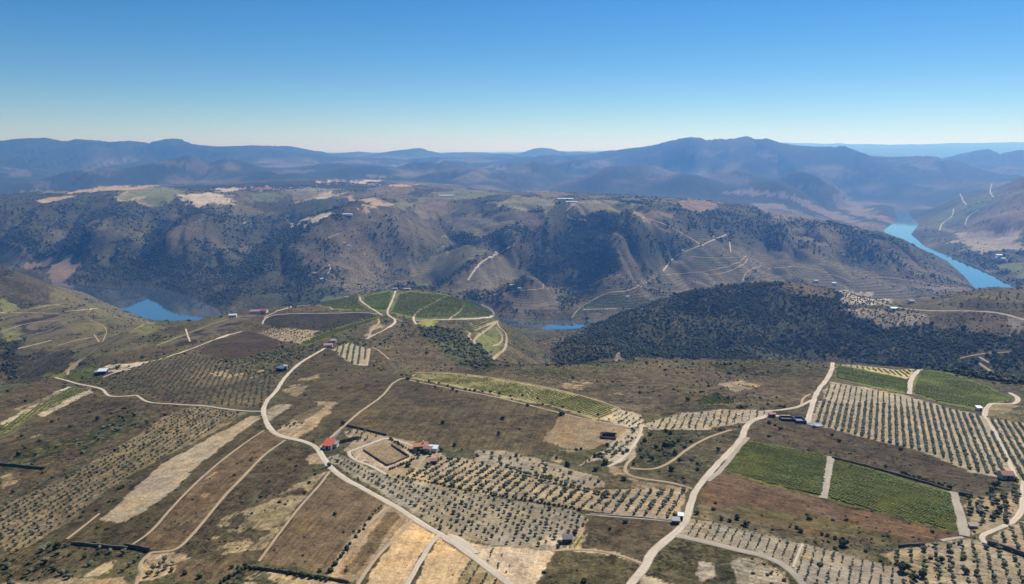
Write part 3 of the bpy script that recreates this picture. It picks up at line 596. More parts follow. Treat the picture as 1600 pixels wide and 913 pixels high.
 ('scrub_slope', (.09,.085,.05), .9, [(980,738),(1005,692),(1015,676),(1060,672),(1100,673),(1135,668),(1140,672),(1080,697),(1045,725),(1020,735)]), ('scrub_slope', (.135,.112,.07), .7, [(985,740),(1045,727),(1082,699),(1142,674),(1160,683),(1140,705),(1105,742),(1083,763),(1010,752)]),
 ('dry_field', (.30,.22,.145), .3, [(935,745),(960,725),(990,735),(975,742),(1010,755),(1075,763),(950,765)]), ('dry_field', (.42,.34,.25), .2, [(940,718),(970,708),(1000,690),(990,712),(965,725)]),
 ('olive_grove_soil', (.36,.30,.225), .12, [(745,702),(800,706),(830,716),(880,730),(935,745),(950,763),(905,765),(860,756),(800,735),(740,718)]),
 ('olive_grove_soil', (.42,.325,.22), .12, [(655,728),(690,712),(745,720),(800,735),(860,757),(905,767),(950,766),(1076,763),(1062,812),(1000,809),(900,796),(790,780),(700,760),(622,743)]),
 ('olive_grove_soil', (.35,.295,.22), .1, [(510,716),(530,711),(600,742),(622,745),(700,762),(790,782),(900,798),(922,812),(905,838),(885,845),(870,863),(800,856),(720,840),(690,832),(600,774),(535,738)]),
 ('dry_field', (.44,.35,.25), .12, [(842,852),(850,838),(880,838),(875,858)]), ('dry_field', TAN, .1, [(900,838),(920,812),(930,815),(915,838),(905,858),(900,858)]),
 ('yard_ground', (.34,.265,.185), .12, [(540,706),(550,690),(535,675),(560,667),(605,682),(640,690),(690,702),(690,712),(660,730),(630,745),(605,742)]), ('fallow_field', (.30,.22,.14), .08, [(568,702),(600,694),(617,690),(640,714),(605,727),(585,722)]), ('dry_field', (.42,.32,.22), .1, [(552,716),(568,702),(605,727),(640,714),(617,691),(625,693),(652,715),(612,733)]),
 ('fallow_field', (.135,.102,.07), .5, [(905,860),(912,838),(925,812),(1040,816),(1058,826),(1032,846),(1018,862),(1008,878),(960,862)]), ('scrub_slope', (.10,.085,.05), .8, [(838,930),(855,890),(870,866),(900,860),(960,866),(1000,882),(985,912),(975,930)]),
 ('dry_field', (.42,.32,.20), .1, [(850,860),(905,857),(960,862),(1005,880),(1000,884),(960,868),(900,861)]), ('vineyard_soil', (.30,.24,.13), .1, [(880,857),(890,839),(917,839),(903,858)]),
 # ---- right
 ('scrub_slope', (.155,.12,.082), .7, [(800,575),(870,572),(960,560),(1100,561),(1290,567),(1300,580),(1275,615),(1240,632),(1060,631),(960,632),(920,612),(850,598),(780,585)]),
 ('scrub_slope', (.085,.08,.045), .9, [(1100,562),(1180,558),(1298,566),(1290,590),(1200,590),(1120,580)]),
 ('woodland_floor', WOOD, 1.0, [(868,572),(880,535),(930,508),(1000,478),(1080,455),(1200,440),(1260,443),(1310,455),(1320,485),(1340,500),(1380,520),(1450,520),(1480,540),(1600,560),(1600,606),(1500,590),(1430,573),(1300,562),(1100,560),(960,560)]),
 ('scrub_slope', (.17,.125,.085), .6, [(1215,442),(1260,442),(1305,452),(1300,470),(1260,462),(1220,455)]), ('rock_patch', PALE, .3, [(1310,453),(1345,458),(1370,462),(1395,474),(1350,478),(1312,475)]), ('olive_grove_soil', (.33,.27,.21), .45, [(1312,485),(1360,482),(1435,488),(1450,492),(1450,515),(1400,515),(1385,512),(1340,495)]),
 ('grass_slope', (.165,.14,.08), .6, [(1460,482),(1520,462),(1600,446),(1600,486),(1540,484)]), ('scrub_slope', (.13,.095,.07), .7, [(1450,492),(1540,487),(1575,495),(1580,530),(1500,530),(1455,510)]), ('olive_grove_soil', (.27,.23,.18), .4, [(1575,495),(1600,497),(1600,540),(1582,530)]),
 ('woodland_floor', WOOD, 1.0, [(870,575),(885,545),(930,512),(980,520),(1000,540),(950,562),(900,574)]), ('rock_patch', (.27,.225,.15), .3, [(957,567),(960,552),(970,548),(970,558),(963,568)]),
 ('woodland_floor', WOOD, 1.0, [(1395,516),(1450,512),(1500,528),(1560,524),(1600,516),(1620,520),(1620,608),(1585,606),(1520,592),(1450,575)]),
 ('vineyard_soil', (.125,.150,.045), .1, [(1305,592),(1306,571),(1345,577),(1420,592),(1420,616),(1398,612),(1350,603)]), ('vineyard_soil', (.31,.265,.155), .1, [(1304,569),(1345,572),(1400,578),(1428,577),(1420,592),(1345,577)]), ('vineyard_soil', (.125,.150,.045), .1, [(1424,615),(1436,577),(1480,582),(1540,602),(1586,625),(1545,631),(1535,642),(1470,630)]),
 ('dry_field', (.30,.235,.14), .15, [(1540,647),(1548,634),(1565,632),(1588,634),(1575,645),(1548,652)]), ('vineyard_soil', (.13,.12,.075), .4, [(1548,652),(1580,645),(1600,632),(1620,632),(1620,660),(1560,656)]),
 ('olive_grove_soil', (.42,.345,.25), .06, [(1262,663),(1280,625),(1298,597),(1350,605),(1420,620),(1480,637),(1535,650),(1555,655),(1620,663),(1620,765),(1592,758),(1560,745),(1520,738),(1460,712),(1400,697),(1330,680),(1285,668)]),
 ('fallow_field', (.115,.09,.07), .4, [(1168,682),(1175,670),(1200,657),(1240,662),(1285,668),(1330,681),(1400,698),(1460,713),(1520,738),(1560,747),(1558,772),(1500,768),(1480,762),(1400,742),(1300,712)]),
 ('vineyard_soil', (.115,.12,.042), .2, [(1130,736),(1150,710),(1168,688),(1230,699),(1294,713),(1284,778),(1200,757)]), ('vineyard_soil', (.115,.12,.042), .2, [(1302,716),(1340,726),(1400,745),(1450,760),(1486,770),(1498,833),(1400,809),(1293,781)]),
 ('fallow_field', (.205,.125,.085), .35, [(1090,785),(1112,744),(1128,738),(1200,758),(1290,782),(1400,811),(1505,838),(1470,848),(1420,852),(1350,848),(1250,832),(1150,808)]), ('fallow_field', (.17,.135,.07), .4, [(1115,800),(1160,790),(1300,812),(1420,842),(1440,850),(1380,850),(1290,835),(1150,806)]),
 ('scrub_slope', (.20,.16,.105), .6, [(1080,808),(1092,786),(1150,808),(1250,833),(1350,850),(1370,880),(1300,860),(1200,835),(1110,813)]),
 ('olive_grove_soil', (.365,.31,.24), .06, [(1055,838),(1075,811),(1110,814),(1200,836),(1300,861),(1400,886),(1445,906),(1445,930),(1262,930),(1243,893),(1190,867),(1120,849)]), ('olive_grove_soil', (.40,.32,.215), .3, [(1378,866),(1430,850),(1500,842),(1540,845),(1600,868),(1640,885),(1640,930),(1430,930),(1400,885)]),
 ('olive_grove_soil', (.36,.275,.18), .3, [(1508,782),(1560,772),(1597,762),(1597,800),(1582,815),(1555,828),(1520,835)]), ('olive_grove_soil', (.38,.295,.20), .15, [(1545,838),(1586,820),(1620,806),(1640,812),(1640,880),(1600,866)]),
 ('scrub_slope', (.095,.085,.05), .85, [(1006,890),(1020,868),(1040,846),(1120,851),(1190,868),(1240,895),(1258,930),(985,930)]), ('rock_patch', ROCK, .35, [(1085,895),(1095,876),(1115,880),(1118,900),(1100,908)]), ('rock_patch', (.36,.30,.225), .5, [(1150,915),(1145,875),(1180,870),(1225,895),(1238,920),(1190,925)]),
 ('olive_grove_soil', (.40,.34,.25), .2, [(985,930),(1008,898),(1035,905),(1060,915),(1060,930)]),
 ('scrub_slope', (.12,.115,.06), .9, [(800,578),(850,574),(930,566),(1010,563),(1000,572),(900,584),(830,590)]), ('dry_field', (.33,.245,.155), .35, [(880,600),(905,592),(930,600),(910,612),(890,612)]), ('dry_field', (.32,.24,.155), .4, [(925,622),(965,612),(985,625),(960,634)]), ('dry_field', (.33,.25,.16), .35, [(1120,600),(1160,594),(1190,604),(1150,612)]),
 ('dry_field', (.33,.25,.16), .4, [(445,610),(475,592),(500,585),(490,600),(465,618)]), ('dry_field', (.33,.25,.16), .35, [(330,583),(380,573),(420,580),(400,592),(350,594)]), ('dry_field', (.30,.235,.15), .4, [(20,640),(70,620),(95,612),(80,628),(40,650)]), ('scrub_slope', (.10,.105,.05), .95, [(110,690),(180,655),(220,640),(240,650),(190,680),(130,712)]), ('scrub_slope', (.10,.105,.05), .95, [(0,720),(50,700),(100,685),(110,700),(60,722),(0,745)]),
 # ---- vineyard knoll
 ('scrub_slope', (.155,.122,.085), .65, [(575,545),(600,515),(620,505),(700,505),(740,520),(780,545),(885,570),(780,580),(640,583),(575,573)]),
 ('fallow_field', (.042,.036,.028), .35, [(408,506),(420,493),(515,489),(585,488),(560,502),(510,516),(470,516)]), ('scrub_slope', (.15,.11,.08), .4, [(462,482),(480,477),(516,478),(515,486),(455,488)]), ('olive_grove_soil', (.36,.28,.18), .15, [(403,520),(428,513),(505,517),(468,537),(440,533)]), ('grass_strip', (.15,.165,.055), .1, [(465,538),(512,517),(590,495),(596,497),(520,526),(482,540)]),
 ('scrub_slope', OLIVEG, .7, [(520,528),(580,510),(600,497),(610,503),(575,525),(545,535)]), ('olive_grove_soil', (.42,.36,.25), .1, [(516,546),(545,536),(577,546),(571,573),(550,570)]),
 ('vineyard_soil', (.135,.155,.060), .08, [(485,477),(500,471),(540,465),(563,463),(563,474),(582,484),(530,485)]), ('vineyard_soil', (.095,.135,.036), .08, [(566,463),(610,454),(615,457),(606,486),(590,488),(566,473)]), ('vineyard_soil', (.125,.145,.060), .08, [(620,457),(640,455),(690,459),(740,470),(773,490),(768,498),(700,499),(650,501),(608,490)]),
 ('vineyard_soil', YGREEN, .1, [(652,505),(660,500),(685,502),(672,512)]), ('scrub_slope', (.085,.095,.045), 1.15, [(650,513),(690,512),(720,518),(750,535),(775,555),(770,575),(740,580),(700,560),(670,535)]),
 ('vineyard_soil', (.15,.16,.075), .1, [(715,515),(740,505),(772,503),(755,513),(735,525)]), ('vineyard_soil', (.14,.15,.065), .15, [(742,530),(765,512),(778,508),(788,530),(780,550),(768,558)]), ('dry_field', (.30,.25,.19), .3, [(565,525),(590,505),(608,503),(590,520),(575,527)]),
]
ALL_NAMES = []
# base cover
base = np.zeros((NB, NA, 4), np.float32)
bn = fbm(XX, YY, 300, 4, 21); bf = fbm(XX, YY, 900, 5, 33)
def lerp3(c0, c1, t): return np.array(c0)*(1-t[..., None]) + np.array(c1)*t[..., None]
near_c = lerp3((.105, .083, .047), (.080, .077, .037), sstep(-.3, .4, bn))
bank_c = lerp3((.048, .054, .027), (.140, .120, .066), sstep(-.10, .35, bn + 0.25*bf))
far_c = lerp3((.026, .034, .019), (.135, .115, .078), sstep(.02, .38, bf + 0.7*fbm(XX, YY, 350, 4, 8)))
t1 = sstep(1700, 2100, YY)[..., None]; t2 = sstep(3400, 4600, YY)[..., None]
base[..., :3] = (near_c*(1-t1) + bank_c*t1)*(1-t2) + far_c*t2
base[..., 3] = np.interp(YY, [500, 2000, 4000, 8000], [.65, .85, .5, .3])
wamp = np.interp(YY, [250, 700, 1500, 3000, 8000], [1.2, 3.0, 6.0, 14, 40])
rag = np.interp(YY, [1500, 2200, 5000], [0, 55, 90])
WX = XX + rag*fbm(XX, YY, 130, 4, 44) + wamp*fbm(XX, YY, 22, 3, 41)*1.3 + wamp*0.9*fbm(XX, YY, 5, 3, 43); WY = YY + rag*fbm(XX, YY, 130, 4, 45) + wamp*fbm(XX, YY, 22, 3, 47)*1.3 + wamp*0.9*fbm(XX, YY, 5, 3, 48)
RAGX = fbm(XX, YY, 80, 4, 141); RAGY = fbm(XX, YY, 80, 4, 143)
label_id = np.full((NB, NA), -1, np.int16)
def outline(pts, step=14):
    q = []
    for (x0, y0), (x1, y1) in zip(pts, pts[1:]+pts[:1]):
        k = max(1, int(math.hypot(x1-x0, y1-y0)/step))
        q += [(x0+(x1-x0)*i/k, y0+(y1-y0)*i/k) for i in range(k)]
    x, y, z = cast([p[0] for p in q], [p[1] for p in q])
    return list(zip(x.tolist(), y.tolist()))
POLYS = []; SOFT = []
woodmask = np.zeros((NB, NA), np.float32)
allq = []
for fi, (nm, colr, sv, pts) in enumerate(FIELDS):
    poly = outline(pts); POLYS.append(poly)
    p = np.array(poly); x0, y0 = p.min(0) - 30; x1, y1 = p.max(0) + 30
    r0, r1 = np.searchsorted(GB, [math.log(max(y0+APEX, 25)), math.log(max(y1+APEX, 26))]); r1 = min(r1+1, NB); r0 = max(r0-1, 0)
    sub = np.s_[r0:r1, :]
    rw = np.where(nm == 'woodland_floor', 34.0, 0.0)
    m = inside(WX[sub] + rw*RAGX[sub], WY[sub] + rw*RAGY[sub], poly)
    if nm == 'dry_field' and sv >= .3: m &= (fbm(XX[sub], YY[sub], 26, 4, fi) + .5*fbm(XX[sub], YY[sub], 7, 3, fi+3)) > -.06
    soft = np.median(p[:, 1]) > 1700 and nm in ('woodland_floor', 'scrub_slope', 'grass_slope')
    if soft:
        SOFT.append((sub, m, nm, np.array(colr, np.float32))); continue
    label_id[sub][m] = fi
    cc = np.array(colr, np.float32)
    if np.median(p[:, 1]) > 5600: cc = cc*.45 + np.array((.040, .052, .030), np.float32)
    lum = float(cc.mean())
    if nm == 'terrace_vineyard' and lum > .05: cc = cc*1.15
    if nm == 'olive_grove_soil': cc = cc*.82
    if nm == 'wheat_field': cc = cc*1.2
    if nm == 'vineyard_soil': cc = cc*1.6
    if np.median(p[:, 1]) < 1700 and nm != 'wheat_field': cc = cc*np.array([1.0, 1.0, np.interp(lum, [.1, .3], [.80, .97])], np.float32)
    if np.median(p[:, 1]) < 1700: cc = cc*np.interp(lum, [.04, .08, .14, .2, .3, .42], [.8, .72, .66, .8, 1.0, 1.12])
    else: cc = cc*np.interp(lum, [.04, .08, .14, .2, .3, .42], [.75, .62, .60, .72, .95, 1.1])
    base[sub][m] = np.concatenate([cc, [sv]])
def blur(a, n_):
    for ax in (0, 1):
        for _ in range(2):
            c = np.cumsum(np.concatenate([np.repeat(np.take(a, [0], ax), n_+1, ax), a, np.repeat(np.take(a, [-1], ax), n_, ax)], ax), ax)
            a = (np.take(c, np.arange(2*n_+1, c.shape[ax]), ax) - np.take(c, np.arange(0, c.shape[ax]-2*n_-1), ax))/(2*n_+1)
    return a
# woods and scrub of the far bank have no hard border: they thin out, and thicken on the shady side of every spur
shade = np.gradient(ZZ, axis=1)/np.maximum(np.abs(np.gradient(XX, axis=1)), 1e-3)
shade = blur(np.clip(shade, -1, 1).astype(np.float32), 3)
tint = np.zeros((NB, NA, 3), np.float32); wgt = np.zeros((NB, NA), np.float32); wd = np.zeros((NB, NA), np.float32)
for sub, m, nm, cc in SOFT:
    if nm == 'woodland_floor': wd[sub][m] = 1
    else:
        wd[sub][m] = 0; tint[sub][m] = cc*.82; wgt[sub][m] = 1
wgt = blur(wgt, 5); tint = np.stack([blur(tint[..., k].copy(), 5) for k in range(3)], -1)/np.maximum(wgt, 1e-3)[..., None]
wsoft = blur(wd, 7)
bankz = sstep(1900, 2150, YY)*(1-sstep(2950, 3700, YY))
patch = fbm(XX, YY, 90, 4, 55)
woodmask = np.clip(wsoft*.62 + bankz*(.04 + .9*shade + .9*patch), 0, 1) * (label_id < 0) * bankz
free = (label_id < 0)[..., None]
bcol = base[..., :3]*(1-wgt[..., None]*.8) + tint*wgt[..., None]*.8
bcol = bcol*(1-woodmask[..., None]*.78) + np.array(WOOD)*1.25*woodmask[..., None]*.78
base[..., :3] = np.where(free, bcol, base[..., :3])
mt = sstep(300, 420, ZZ)*sstep(7200, 8500, YY)*(.75 + .25*sstep(-.2, .2, fbm(XX, YY, 500, 4, 59)))*(label_id < 0)
base[..., :3] = base[..., :3]*(1-mt[..., None]*.9) + np.array((.017, .027, .014))*mt[..., None]*.9
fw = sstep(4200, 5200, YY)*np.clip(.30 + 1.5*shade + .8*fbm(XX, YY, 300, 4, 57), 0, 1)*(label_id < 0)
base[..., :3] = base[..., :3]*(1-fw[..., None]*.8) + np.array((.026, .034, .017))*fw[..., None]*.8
def field_of(x, y):
    """field index under points"""
    a = x / (y + APEX); ia = np.clip(np.round((a-A0)/(A1-A0)*(NA-1)).astype(int), 0, NA-1)
    ib = np.clip(np.searchsorted(GB, np.log(np.maximum(y+APEX, 25))), 0, NB-1)
    return label_id[ib, ia], base[ib, ia, 3]

tpx = 800 + FX*CP*XX/np.maximum(YY, 50)
TERR = (bankz*sstep(.0, .22, fbm(XX, YY, 260, 3, 66) + .35*sstep(700, 1150, tpx) - .18)*np.clip(1-woodmask*1.4, 0, 1)*.75).astype(np.float32)
def build_ground():
    idx = np.arange(NA*NB).reshape(NB, NA)
    F = np.stack([idx[:-1, :-1], idx[:-1, 1:], idx[1:, 1:], idx[1:, :-1]], -1).reshape(-1, 4)
    lab = label_id[:-1, :-1].ravel()
    P = np.stack([XX, YY, ZZ], -1).reshape(-1, 3); C = base.reshape(-1, 4)
    # shared smooth normals keep the seams between fields invisible
    gx = np.stack([np.gradient(XX, axis=1), np.gradient(YY, axis=1), np.gradient(ZZ, axis=1)], -1)
    gy = np.stack([np.gradient(XX, axis=0), np.gradient(YY, axis=0), np.gradient(ZZ, axis=0)], -1)
    Nn = np.cross(gx, gy); Nn /= np.linalg.norm(Nn, axis=-1, keepdims=True); Nn = Nn.reshape(-1, 3)
    order = np.argsort(lab, kind='stable'); ls = lab[order]
    ids, st = np.unique(ls, return_index=True); st = list(st) + [len(ls)]
    for i, fid in enumerate(ids):
        f = F[order[st[i]:st[i+1]]]
        u, inv = np.unique(f.ravel(), return_inverse=True)
        o = link_mesh('terrain' if fid < 0 else FIELDS[fid][0], P[u], inv.reshape(-1, 4), M_GROUND, smooth=True)
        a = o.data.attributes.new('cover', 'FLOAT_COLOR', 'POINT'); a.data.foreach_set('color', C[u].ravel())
        o.data.normals_split_custom_set_from_vertices(Nn[u].astype(np.float32))
        if fid >= 0 and FIELDS[fid][0] in ('terrace_vineyard', 'terrace_slope'):
            TERF = TERR.ravel()[u]; TERF[:] = (1.0 if FIELDS[fid][0] == 'terrace_vineyard' else .55)
            a = o.data.attributes.new('terrace', 'FLOAT', 'POINT'); a.data.foreach_set('value', TERF)
        elif fid < 0:
            a = o.data.attributes.new('terrace', 'FLOAT', 'POINT'); a.data.foreach_set('value', TERR.ravel()[u])
        tag(o, kind='structure')
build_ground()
# ------------------------------------------------------------------ roads and tracks draped on the ground
def smooth_line(pts, it=2):
    for _ in range(it):
        q = [pts[0]]
        for a, b in zip(pts[:-1], pts[1:]):
            q += [(a[0]*.75+b[0]*.25, a[1]*.75+b[1]*.25), (a[0]*.25+b[0]*.75, a[1]*.25+b[1]*.75)]
        q.append(pts[-1]); pts = q
    return pts
ROADMASK = np.zeros((NB, NA), bool)
def cell(x, y):
    ia = np.clip(np.round((x/np.maximum(y+APEX, 20)-A0)/(A1-A0)*(NA-1)).astype(int), 0, NA-1)
    return np.clip(np.searchsorted(GB, np.log(np.maximum(y+APEX, 25))), 0, NB-1), ia
def on_road(x, y): return ROADMASK[cell(np.asarray(x), np.asarray(y))]
def drape(name, pts, width, mat, lift=0.22, step=None):
    px = []
    pts = smooth_line(pts)
    for a, b in zip(pts[:-1], pts[1:]):
        k = max(1, int(math.hypot(b[0]-a[0], b[1]-a[1])/5)); px += [(a[0]+(b[0]-a[0])*i/k, a[1]+(b[1]-a[1])*i/k) for i in range(k)]
    px.append(pts[-1])
    x, y, z = cast([p[0] for p in px], [p[1] for p in px])
    keep = [0]                                  # drop jumps over hidden ground
    w = np.stack([x, y], 1)
    seg = np.linalg.norm(np.diff(w, axis=0), axis=1)
    s = np.concatenate([[0], np.cumsum(seg)])
    st = step or max(width*0.6, 2.0)
    n_ = max(2, int(s[-1]/st)+1); t = np.linspace(0, s[-1], n_)
    cx, cy_ = np.interp(t, s, x), np.interp(t, s, y)
    for _ in range(2):
        cx[1:-1] = (cx[:-2]+2*cx[1:-1]+cx[2:])/4; cy_[1:-1] = (cy_[:-2]+2*cy_[1:-1]+cy_[2:])/4
    tx, ty = np.gradient(cx), np.gradient(cy_); l = np.hypot(tx, ty)+1e-9; nx, ny = -ty/l, tx/l
    wv = width*(1 + 0.16*fbm(cx, cy_, 12, 2, 3) + 0.10*fbm(cx+500, cy_, 40, 2, 6))
    K = np.array([-1, -.6, -.25, 0, .25, .6, 1])
    jit = 0.10*width*fbm(cx, cy_, 7, 2, 12)
    Xr = cx[:, None] + nx[:, None]*(wv[:, None]*0.5*K + jit[:, None]); Yr = cy_[:, None] + ny[:, None]*(wv[:, None]*0.5*K + jit[:, None])
    if np.median(cy_) < 1800:
        for f_ in (0.0, .5): ROADMASK[cell((Xr[:-1]*(1-f_)+Xr[1:]*f_).ravel(), (Yr[:-1]*(1-f_)+Yr[1:]*f_).ravel())] = True
    Zr = z_grid(Xr.ravel(), Yr.ravel()).reshape(Xr.shape) + lift*np.maximum(1, cy_[:, None]/900) * np.array([.35, 1, 1, 1, 1, 1, .35])
    V_ = np.stack([Xr, Yr, Zr], -1).reshape(-1, 3); k7 = len(K)
    i_ = np.arange(n_*k7).reshape(n_, k7)
    F = np.stack([i_[:-1, :-1], i_[:-1, 1:], i_[1:, 1:], i_[1:, :-1]], -1).reshape(-1, 4)
    o = link_mesh(name, V_, F, mat, smooth=True)
    a = o.data.attributes.new('across', 'FLOAT', 'POINT'); a.data.foreach_set('value', np.tile(np.abs(K), n_).astype(np.float32))
    tag(o, kind='structure')
    return o
